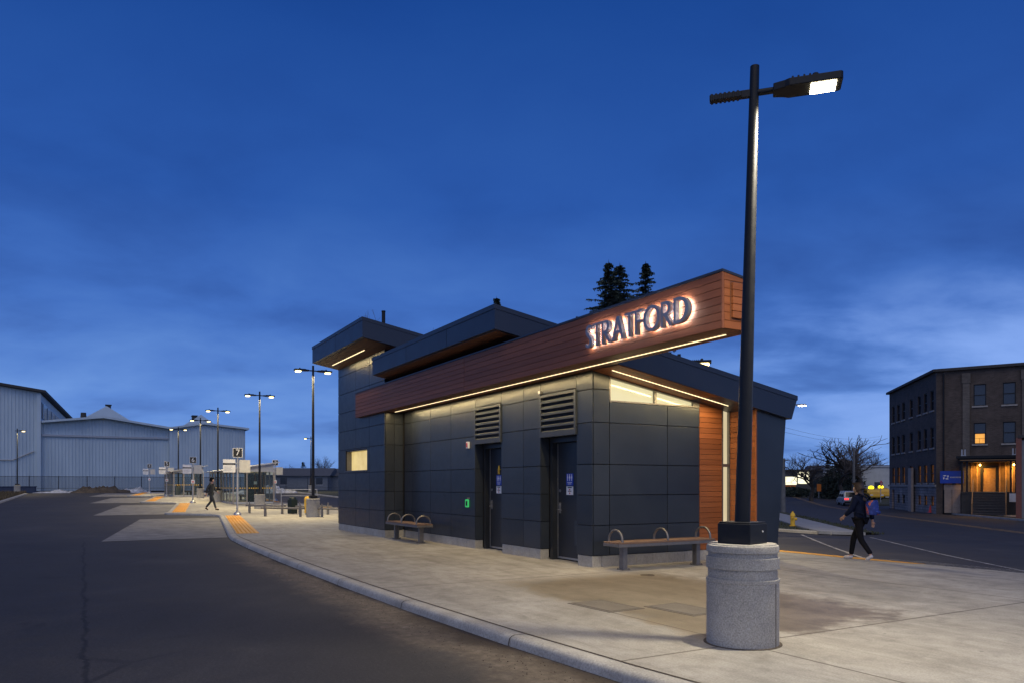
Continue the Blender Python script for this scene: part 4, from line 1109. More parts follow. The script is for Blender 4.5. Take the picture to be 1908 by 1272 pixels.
# ================================================================== BUS STOP SIGNS
def text_mesh(name, body, size, ext=.004, align='CENTER'):
    cu = bpy.data.curves.new(name, 'FONT'); cu.body = body; cu.size = size; cu.extrude = ext; cu.align_x = align; cu.align_y = 'CENTER'
    ob = bpy.data.objects.new(name, cu); COL.objects.link(ob)
    dg = bpy.context.evaluated_depsgraph_get(); me = bpy.data.meshes.new_from_object(ob.evaluated_get(dg))
    bpy.data.objects.remove(ob); bpy.data.curves.remove(cu); return me
def text_obj(name, body, size, mat, parent, mtx):
    me = text_mesh(name, body, size); me.transform(mtx); me.materials.clear(); me.materials.append(mat)
    o = bpy.data.objects.new(name, me); COL.objects.link(o); o.parent = parent; return o
FACE_X = Matrix.Rotation(PI/2, 4, 'Z') @ Matrix.Rotation(PI/2, 4, 'X')
def stop_sign(num, x, y, label, small=True):
    t = thing('bus_stop_sign', label, 'bus stop sign', 'numbered bus stop signs')
    b_ = MB(); b_.lathe([(.19, 0), (.19, .03), (.17, .09), (.10, .16), (.06, .19), (.0, .19)], n=20); b_.build('base', M['steel'], t, smooth=40)
    p = MB(); p.tube((0,0,.15), (0,0,2.9), .05, n=14); p.build('pole', M['galv'], t, smooth=40)
    q = MB(); q.box(.055, .075, -.23, .23, 2.84, 3.30); qo = q.build('number_plate', M['white'], t)
    q = MB(); q.box(.076, .080, -.205, .205, 2.865, 3.275); q.build('plate_face', M['signblack'], qo)
    text_obj('number', num, .42, M['white'], qo, Matrix.Translation((.085, 0, 3.07)) @ FACE_X)
    q = MB(); q.box(.03, .05, -.68, -.10, 2.10, 2.74); bo = q.build('info_board', M['white'], t)
    q = MB(); q.box(.0515, .054, -.68, -.10, 2.47, 2.56); q.build('board_band', M['signblack'], bo)
    q = MB()
    for r in range(4): q.box(.0515, .053, -.62, -.30+.05*(r % 2), 2.18+r*.06, 2.195+r*.06)
    for r in range(9): q.box(.055, .0556, -.56+r*.045, -.56+r*.045+.032, 2.505, 2.53)
    q.build('board_print', M['galv'], bo)
    q = MB(); q.box(.03, .05, .08, .60, 2.10, 2.72); q.build('info_board', M['beige'], t)
    q = MB(); q.box(-.02, .029, -.14, .14, 2.30, 2.36); q.box(-.02, .029, -.14, .14, 2.52, 2.58); q.build('bracket', M['galv'], t)
    if small:
        q = MB(); q.box(.052, .06, -.12, .12, 1.40, 1.66); so_ = q.build('small_plate', M['white'], t)
        q = MB(); q.box(.061, .063, -.05, .05, 1.47, 1.56); q.build('plate_mark', M['red'], so_)
    t.location = (x, y, G(x, y)); return t
stop_sign('7', -38.9, 6.62, 'silver bus stop pole with black plate numbered 7, nearest of the row', False)
stop_sign('6', -58.2, 6.86, 'silver bus stop pole with black plate numbered 6')
stop_sign('5', -77.9, 6.9, 'silver bus stop pole with black plate numbered 5')
stop_sign('4', -96.4, 6.7, 'silver bus stop pole with black plate, farthest of the row')
stop_sign('3', -62.5, 13.55, 'silver bus stop pole with black plate numbered 3, beyond the shelter')

# ================================================================== GLASS SHELTERS
def shelter(x0, x1, y0, y1, label):
    """x0 = near end; the roof rises towards y1"""
    t = thing('bus_shelter', label, 'bus shelter', 'glass bus shelters')
    zb = G((x0+x1)/2, y0); h0, h1 = 2.32, 2.78
    def ph(y): return lerp(h0, h1, (y-y0)/(y1-y0))
    pts = []
    n = max(4, int((x0-x1)/1.25))
    for i in range(n+1): pts += [(lerp(x0, x1, i/n), y0), (lerp(x0, x1, i/n), y1)]
    pts += [(x0, lerp(y0, y1, k/3)) for k in (1, 2)] + [(x1, lerp(y0, y1, k/3)) for k in (1, 2)]
    for (x, y) in pts:
        p = MB(); p.box(x-.04, x+.04, y-.04, y+.04, zb-.15, zb+h0-.14); p.build('post', M['frame_brown'], t)
    r = MB(); e = .35
    r.prism([(x1-e, y0-e, zb+ph(y0-e)), (x1-e, y0-e, zb+ph(y0-e)+.06), (x1-e, y1+e, zb+ph(y1+e)+.06), (x1-e, y1+e, zb+ph(y1+e))], (x0-x1+2*e, 0, 0))
    r.build('roof', M['galv'], t)
    b_ = MB()
    for y in (y0, y1): b_.box(x1+.042, x0-.042, y-.05, y+.05, zb+h0-.12, zb+h0)
    for x in (x0, x1): b_.box(x-.05, x+.05, y0-.05, y1+.05, zb+h0-.125, zb+h0+.005)
    for i in range(4):
        x = lerp(x0, x1, i/3)
        b_.prism([(x-.03, y0, zb+h0-.01), (x-.03, y1, zb+h0-.01), (x-.03, y1, zb+h1-.01), (x-.03, y0+.1, zb+h0+.01)], (.06, 0, 0))
    b_.build('beam', M['galv'], t)
    s = MB()
    for y in (y0, y1): s.box(x1+.042, x0-.042, y-.03, y+.03, zb-.02, zb+.10)
    s.box(x0-.03, x0+.03, y0+.042, y1-.042, zb-.02, zb+.10); s.build('sill', M['galv'], t)
    for nm, a in (('glass', (x1+.05, x0-.05, y0-.006, y0+.006)), ('glass', (x1+.05, x0-3.0, y1-.006, y1+.006)), ('glass', (x0-.006, x0+.006, y0+.05, y1-.05))):
        g = MB(); g.box(*a, zb+.105, zb+h0-.13); g.build(nm, M['glass'], t)
    d = MB(); k = 0
    y = y0+.12
    while y < y1-.1: d.box(x0+.008, x0+.011, y, y+.075, zb+1.02, zb+1.095); y += .15
    x = x1+.2
    while x < x0-.1: d.box(x, x+.075, y0-.011, y0-.008, zb+1.02, zb+1.095); x += .15
    d.build('dot_band', M['yellow'], t)
    c = MB(); c.box(x1+1.2, x0-1.2, (y0+y1)/2-.06, (y0+y1)/2+.06, zb+h0+.03, zb+h0+.06); c.build('ceiling_light', M['shelter_led'], t)
    # bench along the back
    q = MB(); q.box(x1+1.0, x0-2.0, y1-.75, y1-.35, zb+.42, zb+.47)
    for i in range(3):
        x = lerp(x1+1.3, x0-2.3, i/2); q.box(x-.03, x+.03, y1-.62, y1-.48, zb, zb+.42)
    q.build('seat', M['slat'], t)
    rebase(t, ((x0+x1)/2, (y0+y1)/2, zb)); return t
M['frame_brown'] = noisy('weathered_frame', (0.22, 0.20, 0.19), (0.32, 0.29, 0.27), 10, 0.5, 0.4, 0)
M['shelter_led'] = emit('shelter_light', (1.0, 0.70, 0.34), 14)
sh = shelter(-54.2, -65.0, 8.95, 11.65, 'nearer glass bus shelter with rising flat roof, behind the number 7 stop')
shelter(-76.2, -85.0, 7.35, 9.9, 'farther glass bus shelter behind the number 6 stop')
# posters in the near shelter: a red framed panel and a notice
t = thing('notice_board', 'dark notice board in red frame inside the near shelter', 'notice board')
zb = G(-57, 11)
mb = MB(); mb.box(-55.05, -55.0, 10.0, 11.1, zb+.10, zb+2.0); mb.build('board', M['pane_dark'], t)
for y in (9.95, 10.5, 11.1):
    mb = MB(); mb.box(-55.06, -54.97, y, y+.07, zb, zb+2.05); mb.build('frame_bar', M['red_brown'] if 'red_brown' in M else M.setdefault('red_brown', noisy('red_brown_frame', (0.14, 0.045, 0.03), (0.20, 0.065, 0.04), 6, 0.6, 0, 0)), t)
mb = MB(); mb.box(-54.965, -54.95, 10.45, 10.65, zb+1.35, zb+1.55); mb.build('notice', M['white'], t)
rebase(t, (-55.0, 10.5, zb))

# ================================================================== CYCLE RAILS, BIN, RAIL
def cycle_rail(p, q, label):
    t = thing('cycle_rail', label, 'cycle rail', 'low cycle rails on the platform')
    p = Vector((*p, 0)); q = Vector((*q, 0)); z = G(p.x, p.y)
    for a in (p, q):
        m_ = MB(); m_.tube((a.x, a.y, z), (a.x, a.y, z+.46), .062, n=12); m_.lathe([(.085, 0), (.085, .012), (.0, .012)], (a.x, a.y, z), 14)
        m_.path([(a.x + .07*math.cos(k), a.y, z+.53+.075*math.sin(k)) for k in [2*PI*i/14 for i in range(15)]], .017, 6)
        m_.build('post', M['bench_metal'], t, smooth=40)
    d = (q-p).normalized()*.22
    m_ = MB(); m_.tube((p.x-d.x, p.y-d.y, z+.40), (q.x+d.x, q.y+d.y, z+.40), .048, n=10); m_.build('bar', M['bench_metal'], t, smooth=40)
    rebase(t, ((p.x+q.x)/2, (p.y+q.y)/2, z))
cycle_rail((-36.7, 7.5), (-35.3, 8.8), 'low cycle rail nearest the station, in front of the bin')
cycle_rail((-41.1, 7.6), (-39.4, 8.9), 'low cycle rail nearest the number 7 stop')
cycle_rail((-38.5, 9.56), (-37.4, 10.7), 'low cycle rail behind the nearest double lamp')
cycle_rail((-34.4, 9.56), (-33.0, 10.9), 'low cycle rail beside the tower corner, right of the lamp base')
t = thing('litter_bin', 'dark green slatted litter bin behind the cycle rails', 'litter bin')
mb = MB(); mb.box(-.21, .21, -.21, .21, .02, .74); mb.build('body', M['green'], t, bevel=.02)
mb = MB()
for i in range(7):
    a = -.20+i*.4/7+.005
    mb.box(a, a+.045, -.228, -.212, .06, .72); mb.box(a, a+.045, .212, .228, .06, .72); mb.box(.212, .228, a, a+.045, .06, .72); mb.box(-.228, -.212, a, a+.045, .06, .72)
mb.build('slats', M['green'], t)
mb = MB(); mb.lathe([(.24, .75), (.24, .80), (.19, .86), (.12, .87), (.12, .83), (.0, .83)], n=20); mb.build('lid', M['green'], t, smooth=40)
put(t, -39.1, 9.35, .4); t.scale = (.82, .82, 1.0)
t = thing('newspaper_box', 'yellow street box half hidden behind the nearest lamp base', 'box')
mb = MB(); mb.box(-.22, .22, -.2, .2, .10, .80); mb.prism([(-.22,-.2,.801), (-.22,.2,.801), (-.22,.14,.92), (-.22,-.14,.92)], (.44,0,0)); mb.build('body', M['yellow'], t, bevel=.015)
mb = MB(); mb.box(.221, .232, -.16, .16, .36, .74); mb.build('door', M['pane_dark'], t)
mb = MB(); mb.box(-.17, .17, -.15, .15, 0, .10); mb.build('foot', M['black'], t)
put(t, *PX(577.5, 37.2), .2)
t = thing('handrail', 'thin pale handrail beside the near shelter', 'handrail')
zb = G(-53, 13)
mb = MB(); mb.tube((-53, 11.9, zb+1.05), (-51.6, 14.0, zb+1.05), .022, n=8); mb.tube((-53, 11.9, zb+.62), (-51.6, 14.0, zb+.62), .018, n=8); mb.build('rail', M['galv'], t)
for x, y in ((-53, 11.9), (-51.6, 14.0)):
    mb = MB(); mb.tube((x, y, zb), (x, y, zb+1.07), .024, n=8); mb.build('post', M['galv'], t)
rebase(t, (-52.3, 13, zb))

# ================================================================== WAREHOUSES
def corr_wall(mb, X, y0, y1, zb, ztop, pitch=.42, d=.06):
    """ribbed sheet facing +X; ztop(y)"""
    n = int((y1-y0)/pitch); prof = []
    for i in range(n):
        a = lerp(y0, y1, i/n); b_ = lerp(y0, y1, (i+1)/n); w_ = b_-a
        prof += [(a, 0), (a+.68*w_, 0), (a+.74*w_, d), (a+.94*w_, d)]
    prof.append((y1, 0))
    vs = []
    for y, o in prof: vs += [(X+o, y, zb), (X+o, y, ztop(y))]
    mb.add(vs, [(2*i, 2*i+2, 2*i+3, 2*i+1) for i in range(len(prof)-1)])
GZ = .60
WX = -125.0
# tall shed on the left
t = thing('warehouse', 'tall pale corrugated warehouse with sloping roof at the left edge', 'warehouse')
mb = MB(); corr_wall(mb, WX, -34, -5.15, GZ, lambda y: lerp(18.3, 14.45, (y+34)/28.85)); mb.build('front_wall', M['corr'], t)
SE = Vector((-26, 2.9, 0))                     # the gable end runs a little askew
def se(f, z, o=0.0): return (WX+SE.x*f+.1*o, -5.15+SE.y*f+o, z)
mb = MB(); mb.prism([se(0, GZ), se(1, GZ), se(1, 12.7), se(0, 14.3)], (0, -.25, 0)); mb.build('side_wall', M['corr'], t)
mb = MB(); mb.prism([se(.03, 10.9, .03), se(.8, 10.9, .03), se(.8, 11.8, .03), se(.03, 13.2, .03)], (0, .06, 0)); wo = mb.build('window', M['pane_dark'], t)
mb = MB()
for k in range(6): f = .05+k*.14; mb.prism([se(f, 10.9, .10), se(f+.012, 10.9, .10), se(f+.012, 13.1-1.8*f, .10), se(f, 13.1-1.8*f, .10)], (0, .05, 0))
mb.build('window_bar', M['corr'], wo)
mb = MB(); vs = []
for f, y2, za, zb_ in ((-.03, -34, 14.40, 18.45), (1.02, -34, 12.75, 16.8)):
    a = se(f, za, .7); vs += [(a[0], a[1], za), (a[0], y2, zb_), (a[0], y2, zb_+.35), (a[0], a[1], za+.35)]
mb.add(vs, [(0,1,2,3), (7,6,5,4), (0,4,5,1), (1,5,6,2), (2,6,7,3), (3,7,4,0)]); mb.build('roof', M['roofing'], t)
mb = MB(); mb.box(WX+.05, WX+.35, -5.6, -5.1, GZ, 14.3); mb.build('corner_trim', M['corr'], t)
mb = MB(); mb.path([(WX+.2, -30, 4.9), (WX+.2, -8.5, 4.9), (WX+.2, -5.9, 6.2)], .08, 6); mb.build('pipe', M['galv'], t)
rebase(t, (WX-13, -18, GZ))
# low double-gabled shed
def gable2(y): return pw(y, [(-5.1, 10.35), (2.6, 11.35), (11.3, 10.1), (11.7, 10.1), (16.2, 10.95), (22.4, 10.35)])
t = thing('warehouse', 'long low pale corrugated warehouse with two shallow gables', 'warehouse')
mb = MB(); corr_wall(mb, WX-.3, -5.1, 11.4, GZ, lambda y: gable2(y)-.2); mb.build('front_wall', M['corr'], t)
mb = MB(); corr_wall(mb, WX+.35, 11.45, 22.2, GZ, lambda y: gable2(y)-.2); mb.build('front_wall', M['corr'], t)
mb = MB(); mb.prism([(WX-30, 22.2, GZ), (WX+.3, 22.2, GZ), (WX+.3, 22.2, 10.1), (WX-30, 22.2, 10.1)], (0, .2, 0)); mb.build('side_wall', M['corr'], t)
mb = MB(); mb.box(WX-.28, WX+.34, 11.41, 11.44, GZ, 9.95); mb.build('side_wall', M['corr'], t)
ys = [-5.0, 2.6, 11.3, 11.7, 16.2, 22.9]
mb = MB()
for a, b_ in zip(ys, ys[1:]):
    mb.prism([(WX+.9, a, gable2(a)-.18), (WX+.9, a, gable2(a)+.12), (WX+.9, b_, gable2(b_)+.12), (WX+.9, b_, gable2(b_)-.18)], (-31, 0, 0))
mb.build('roof', M['corr'], t)
mb = MB(); mb.box(WX-.2, WX+.0, -5.0, 11.35, 8.35, 8.62); mb.build('wall_flashing', M['galv'], t)
mb = MB(); mb.box(WX+.36, WX+.62, 6.2-1.0+5.8, 14.6, 3.4, 4.0); mb.build('awning', M['galv'], t)
mb = MB(); mb.lathe([(.5, 10.5), (.36, 12.3), (.3, 12.3), (.0, 12.2)], (WX-5, .1, 0), 14); mb.build('stack', M['roofing'], t)
rebase(t, (WX-15, 8.5, GZ))
def monitor(yc, X, zr, half, zl_, label, cup):
    t = thing('warehouse', label, 'warehouse')
    mb = MB(); mb.prism([(X, yc-half, zl_), (X, yc+half, zl_), (X, yc, zr)], (-14, 0, 0)); mb.build('roof', M['corr'], t)
    mb = MB(); mb.box(X-14, X-.2, yc-half+.3, yc+half-.3, GZ, zl_); mb.build('wall', M['corr'], t)
    mb = MB(); mb.box(X-2, X-.4, yc-.4+cup, yc+.4+cup, zr-.9, zr+(.2 if cup > 0 else -.25)); mb.box(X-2.2, X-.2, yc-.5+cup, yc+.5+cup, zr+(.201 if cup > 0 else -.249), zr+(.3 if cup > 0 else -.15)); mb.build('cupola', M['roofing'], t)
    rebase(t, (X-7, yc, GZ))
monitor(3.65, -150, 15.3, 6.0, 11.4, 'steep pale gable roof behind the long warehouse, left of two', 0.3)
monitor(19.1, -150, 14.5, 5.0, 10.9, 'steep pale gable roof behind the long warehouse, right of two', -1.0)

# chain link fence
M['bluedark'] = noisy('faded_blue_paint', (0.012, 0.028, 0.075), (0.018, 0.038, 0.10), 4, 0.6, 0, 0.1)
M['fence'] = noisy('dull_fence_steel', (0.035, 0.04, 0.05), (0.06, 0.065, 0.075), 9, 0.6, 0.2, 0)
t = thing('chain_link_fence', 'grey chain link fence along the foot of the warehouses', 'fence')
FXX = -112.0; n = 24
for i in range(n+1):
    y = lerp(-28, 48, i/n); mb = MB(); mb.tube((FXX, y, .45), (FXX, y, 2.62), .045, n=8); mb.build('post', M['fence'], t)
mb = MB(); mb.tube((FXX, -28, 2.55), (FXX, 48, 2.55), .03, n=6); mb.build('top_rail', M['fence'], t)
mb = MB(); mb.tube((FXX, -28, 1.05), (FXX, 48, 1.05), .02, n=6); mb.build('mid_rail', M['fence'], t)
mb = MB(); mb.box(FXX+.05, FXX+.056, -28, 48, .6, 2.52); mb.build('wire_mesh', M['mesh'], t)
rebase(t, (FXX, 10, .6))
# snow and soil heaps
def heap(name, c, rx, ry, h, mat, seed, label, cat, n=40):
    mb = MB(); vs = []; K = 14
    for k in range(K+1):
        r = k/K
        for i in range(n):
            a = 2*PI*i/n; x, y = rx*r*math.cos(a), ry*r*math.sin(a)
            nz = mnoise.noise(Vector((x*.8+seed, y*.8, 0)))*.5 + mnoise.noise(Vector((x*2.3+seed, y*2.3, 4)))*.3
            z = max(-.08, h*(1-r*r)*(.62+1.5*nz + .5*mnoise.noise(Vector((x*6+seed, y*6, 1))))) - (.06 if r > .93 else 0)
            vs.append((c[0]+x*(1+.25*nz), c[1]+y*(1+.2*nz), c[2]+z))
    fs = [(k*n+i, k*n+(i+1) % n, (k+1)*n+(i+1) % n, (k+1)*n+i) for k in range(K) for i in range(n)]
    mb.add(vs, [tuple(reversed(f)) for f in fs]); o = mb.build(name, mat, smooth=35)
    loc = Vector(c); o.data.transform(Matrix.Translation(-loc)); o.location = loc
    return tag(o, label, cat)
heap('soil_heap', (-105, 2.0, .50), 2.2, 3.4, 1.0, M['dirt'], 1.3, 'brown soil heap at the end of the bus lane', 'soil heap')
heap('snow_heap', (-105.5, 5.6, .50), 1.5, 2.1, .62, M['snow'], 5.1, 'small dirty snow heap right of the soil heap', 'snow heap')
heap('snow_heap', (-106, -2.0, .50), 1.3, 3.2, .34, M['snow'], 9.4, 'low streak of snow left of the soil heap', 'snow heap')
heap('snow_heap', (-92, 19.0, .55), 2.2, 3.6, .85, M['snow'], 2.7, 'largest snow heap, behind the number 3 stop', 'snow heap')
heap('snow_heap', (-88, 15.6, .50), 1.4, 2.3, .42, M['snow'], 7.7, 'snow ridge beside the near shelter', 'snow heap')
t = thing('storage_container', 'row of low blue containers behind the left verge', 'container')
mb = MB(); mb.box(-110.5, -108.5, -9.0, -5.0, .5, 1.25)
mb.build('body', M['bluedark'], t, bevel=.03)
mb = MB()
for k in range(9): mb.box(-108.49, -108.44, -8.9+k*.45, -8.8+k*.45, .55, 1.22)
mb.build('ribs', M['bluedark'], t)
mb = MB(); mb.box(-110.6, -108.4, -9.1, -4.9, 1.251, 1.31); mb.build('lid', M['bluedark'], t)
rebase(t, (-109.5, -7, .5))

# ================================================================== TREES
def bare_tree(label, x, y, height, spread, seed, levels=6, dark=None, lean=0.0, group=None, fork=.28, wide=1.0):
    rnd = random.Random(seed); t = thing('bare_tree', label, 'tree', group)
    tr, cr = MB(), MB(); zb = G(x, y) - .25
    def grow(p, d, ln, r, lv):
        nseg = 3 if lv < 3 else 2; q = p
        for k in range(nseg):
            d2 = (d + Vector((rnd.gauss(0, .16), rnd.gauss(0, .16), rnd.gauss(.03, .10)))).normalized()
            q2 = q + d2*ln/nseg; r2 = r*(1 - .28/nseg*(k+1)/1)
            (tr if lv < 2 else cr).tube(q, q2, r*(1-.28*k/nseg), r*(1-.28*(k+1)/nseg), 8 if lv < 1 else (5 if lv < 3 else 3), caps=False)
            q = q2; d = d2
            if lv >= 1 and lv < levels and rnd.random() < .55:
                side = Vector((rnd.gauss(0, 1), rnd.gauss(0, 1), rnd.gauss(.25, .5))).normalized()
                grow(q, (d*.45 + side*.8).normalized(), ln*rnd.uniform(.5, .7), r*.45, lv+1)
        if lv < levels:
            for c in range(3 if lv < 2 else 2):
                a = rnd.uniform(0, 2*PI); s = Vector((math.cos(a), math.sin(a), 0))*spread
                nd = (d + s*rnd.uniform(.55, 1.0) + Vector((0, 0, rnd.uniform(-.05, .25)))).normalized()
                grow(q, nd, ln*rnd.uniform(.66, .86), r*rnd.uniform(.52, .66), lv+1)
    grow(Vector((0, 0, 0)), Vector((lean, 0, 1)).normalized(), height*fork, height*.024, 0)
    k = height / max(v[2] for v in cr.v); S = Matrix.Diagonal((k*wide, k*wide, k, 1)); tr.xform(S); cr.xform(S)
    tr.build('trunk', M['bark'], t, smooth=60); cr.build('crown', M['twig'], t)
    t.location = (x, y, zb); t.rotation_euler = (0, 0, rnd.uniform(0, 6)); return t
def spruce(label, x, y, height, rad, seed, group=None, mat='needle', skip=0.0):
    rnd = random.Random(seed); t = thing('spruce_tree', label, 'tree', group)
    tr, cr = MB(), MB(); tr.tube((0,0,0), (0,0,height*.97), height*.016, .02, 8)
    lobes = [rnd.uniform(.75, 1.25) for _ in range(7)]; zz_ = height*.06
    while zz_ < height*.985:
        f = zz_/height; z = zz_; zz_ += (.36 if f > .6 else .6)*rnd.uniform(.6, 1.3)*min(1.0, .35+2.2*(1-f))
        R = min(rad*(1-f), 3.4)*rnd.uniform(.72, 1.12)+.07
        for b_ in range(int(7+7*(1-f))):
            a = rnd.uniform(0, 2*PI); rr = R*rnd.uniform(.45, 1.2)*lobes[int(a/(2*PI)*7) % 7]; dr = rnd.uniform(.05, .35)
            ca, sa = math.cos(a), math.sin(a)
            tip = Vector((ca*rr, sa*rr, z - dr*rr + .12*rr)); tr.tube((0,0,z), tip, .03*(1-f)+.008, .004, 3, caps=False)
            m_ = max(4, int(rr/.16))
            for i in range(m_):
                s = (i+.6)/m_; p = Vector((ca*rr*s, sa*rr*s, z - dr*rr*s*s + .12*rr*s))
                for sd in (-1, 1):
                    wd = (.16+.30*(1-s)*min(1, rr/1.4))*rnd.uniform(.7, 1.25)
                    q = p + Vector((-sa*sd*wd + ca*.16, ca*sd*wd + sa*.16, -rnd.uniform(.03, .22)))
                    q2 = p + Vector((ca*.17, sa*.17, -.03+rnd.uniform(-.05, .05)))
                    cr.add([p, q, q2], [(0, 1, 2)])
                    if rnd.random() < .6: cr.add([p, p + Vector((rnd.uniform(-.1,.1), rnd.uniform(-.1,.1), -rnd.uniform(.12, .30))), q2], [(0, 1, 2)])
    for _ in range(6): cr.add([(0,0,height*1.0), (rnd.uniform(-.12,.12), rnd.uniform(-.12,.12), height*.95), (rnd.uniform(-.1,.1), rnd.uniform(-.1,.1), height*.94)], [(0,1,2)])
    tr.build('trunk', M['bark'], t); cr.build('crown', M[mat], t)
    t.location = (x, y, G(x, y)-.2); t.rotation_euler = (0, 0, rnd.uniform(0, 6)); return t
spruce('tall dark spruce behind the sign beam, left of the twin tops', *PX(1134, 62), 20.8, 11.0, 3, 'spruces behind the station')
spruce('tall dark spruce behind the sign beam, right of the twin tops', *PX(1155, 63), 20.9, 11.0, 4, 'spruces behind the station')
spruce('slim dark spruce standing apart behind the R of the sign', *PX(1203, 64), 21.3, 7.2, 5, 'spruces behind the station')
spruce('spruce whose tip just clears the peak of the middle roof', *PX(925, 70), 19.5, 6.0, 6, 'spruces behind the station')
bare_tree('bare tree whose twigs show just above the tower roof', *PX(757, 55), 14.5, .42, 21, 6, wide=.7)
bare_tree('bare tree whose twigs show in the dip between two roofs', *PX(800, 60), 14.4, .42, 22, 6, wide=.7)
# left background beyond the fence
bare_tree('rounded bare tree close beside the tower wall', *PX(606, 150), 7.0, .62, 31, 6, fork=.22)
bare_tree('bare tree behind the number 3 stop', *PX(529, 150), 5.4, .62, 32, 6, fork=.22)
bare_tree('low bare tree left of the small spruce', *PX(546, 165), 4.2, .62, 33, 6, fork=.2)
bare_tree('low bare tree between the lamp pole and the rounded tree', *PX(590, 170), 4.4, .62, 36, 6, fork=.2)
spruce('small dark spruce beyond the chain link fence', *PX(565, 150), 5.7, 1.7, 34, None, 'needle_dark')

# ================================================================== HOUSES BEYOND THE FENCE (left)
def bungalow(label, x, y, w_, dpt, h, rz, roofh=1.4):
    t = thing('bungalow', label, 'house')
    mb = MB(); mb.box(-w_/2, w_/2, -dpt/2, dpt/2, 0, h); mb.build('wall', M['wall_dim'], t)
    mb = MB(); e = .5; mb.prism([(-w_/2-e, -dpt/2-e, h), (-w_/2-e, dpt/2+e, h), (-w_/2-e, 0, h+roofh)], (w_+2*e, 0, 0)); mb.build('roof', M['slate_roof'], t)
    for k in range(3):
        a = -w_/2+1.4+k*(w_-2.8)/2
        mb = MB(); mb.box(a-.55, a+.55, -dpt/2-.05, -dpt/2-.01, .9, 2.1); wo = mb.build('window', M['pane_dark'], t)
        mb = MB(); mb.box(a-.62, a+.62, -dpt/2-.08, -dpt/2-.005, .82, .9); mb.build('sill', M['white'], wo)
    mb = MB(); mb.box(w_/2-3.0, w_/2-2.2, -dpt/2-.05, -dpt/2-.01, .1, 2.1); mb.build('door', M['timber'], t)
    t.location = (x, y, G(x, y)); t.rotation_euler = (0, 0, rz); return t
M['slate_roof'] = noisy('slate_roof', (0.07, 0.075, 0.085), (0.11, 0.115, 0.13), 3, 0.85, 0, 0.2)
M['wall_dim'] = noisy('dull_siding', (0.18, 0.20, 0.23), (0.24, 0.26, 0.29), 2, 0.8, 0, 0)
bungalow('low bungalow with dark roof behind the snow heap', *PX(540, 132), 15, 7, 2.4, math.radians(60))
bungalow('low bungalow with dark roof close to the tower wall', *PX(608, 135), 14, 7, 2.4, math.radians(60))

# ================================================================== BRICK BUILDING ACROSS THE STREET
BC = (35.8, 63.5)                                       # its corner (lateral, depth)
def BL(t): return W(BC[0]+.244*t, BC[1]+.97*t)          # t metres back along the street face
UR = Vector((*[a-b_ for a, b_ in zip(W(BC[0]+.833, BC[1]-.553), W(*BC))], 0)).normalized()
pc = Vector((*W(*BC), 0)); pl = Vector((*BL(16.3), 0)); UL = (pc-pl).normalized()
BB = thing('brick_building', 'old three-storey brown brick building with flat roof across the street', 'building')
GB = -1.0; TB = 11.0
def wallface(name, P, u, length, z0, z1, holes, mat, depth=.22):
    xs_ = sorted(set([0, length] + [h[0] for h in holes] + [h[1] for h in holes]))
    zs_ = sorted(set([z0, z1] + [h[2] for h in holes] + [h[3] for h in holes]))
    mb = MB()
    for a, b_ in zip(xs_, xs_[1:]):
        for c, d in zip(zs_, zs_[1:]):
            if any(h[0] <= a and b_ <= h[1] and h[2] <= c and d <= h[3] for h in holes): continue
            mb.add([(a,0,c), (b_,0,c), (b_,0,d), (a,0,d)], [(0,1,2,3)])
    for a, b_, c, d in holes:
        mb.add([(a,0,c),(a,depth,c),(a,depth,d),(a,0,d)], [(0,1,2,3)]); mb.add([(b_,0,c),(b_,depth,c),(b_,depth,d),(b_,0,d)], [(3,2,1,0)])
        mb.add([(a,0,c),(b_,0,c),(b_,depth,c),(a,depth,c)], [(0,1,2,3)]); mb.add([(a,0,d),(b_,0,d),(b_,depth,d),(a,depth,d)], [(3,2,1,0)])
    return place(mb.build(name, mat, BB), P, u)
def place(o, P, u):
    o.location = (P.x, P.y, 0); o.rotation_euler = (0, 0, math.atan2(u.y, u.x)); return o
colsL = [16.3-t_ for t_ in (14.57, 12.54, 10.56, 7.76, 5.05, 3.11, 1.13)]
hl = []
for s in colsL:
    hl += [(s-.5, s+.5, 7.85, 9.55), (s-.5, s+.5, 4.65, 6.42), (s-.5, s+.5, 1.65, 3.25)]
hb_ = [(s-.45, s+.45, -.35, .55) for s in colsL[1:3] + colsL[4:]] + [(colsL[0]-.55, colsL[0]+.45, -1.0, 1.0)]
wl_ = wallface('brick_wall', pl, UL, 16.3, 1.3, TB, hl, M['brick'])
wf_ = wallface('stone_footing', pl, UL, 16.3, GB-.4, 1.3, hb_, M['ashlar'])
hr = [(2.69, 3.57, 7.97, 9.75), (4.71, 5.58, 7.97, 9.75), (2.69, 3.57, 4.84, 6.58), (4.71, 5.58, 4.84, 6.58), (7.4, 8.3, 7.97, 9.75), (7.4, 8.3, 4.84, 6.58), (3.3, 4.25, .95, 3.05)]
wr_ = wallface('brick_wall', pc, UR, 12.0, GB-.4, TB, hr, M['brick'])
def sashes(P, u, holes, matf, sill=True):
    for k, (a, b_, c, d) in enumerate(holes):
        mt = matf(k, a, c); mb = MB(); mb.box(a+.03, b_-.03, .14, .16, c+.03, d-.03); wo = place(mb.build('window', mt, BB), P, u)
        f = MB(); 
        for x0, x1, z0, z1 in ((a+.002, a+.07, c+.002, d-.002), (b_-.07, b_-.002, c+.002, d-.002), (a+.071, b_-.071, c+.002, c+.07), (a+.071, b_-.071, d-.07, d-.002), (a+.071, b_-.071, (c+d)/2-.035, (c+d)/2+.035)): f.box(x0, x1, .08, .138, z0, z1)
        f.build('frame', M['black'], wo)
        if sill:
            f = MB(); f.box(a-.12, b_+.12, -.09, .06, c-.13, c-.003); f.build('sill', M['stone'], wo)
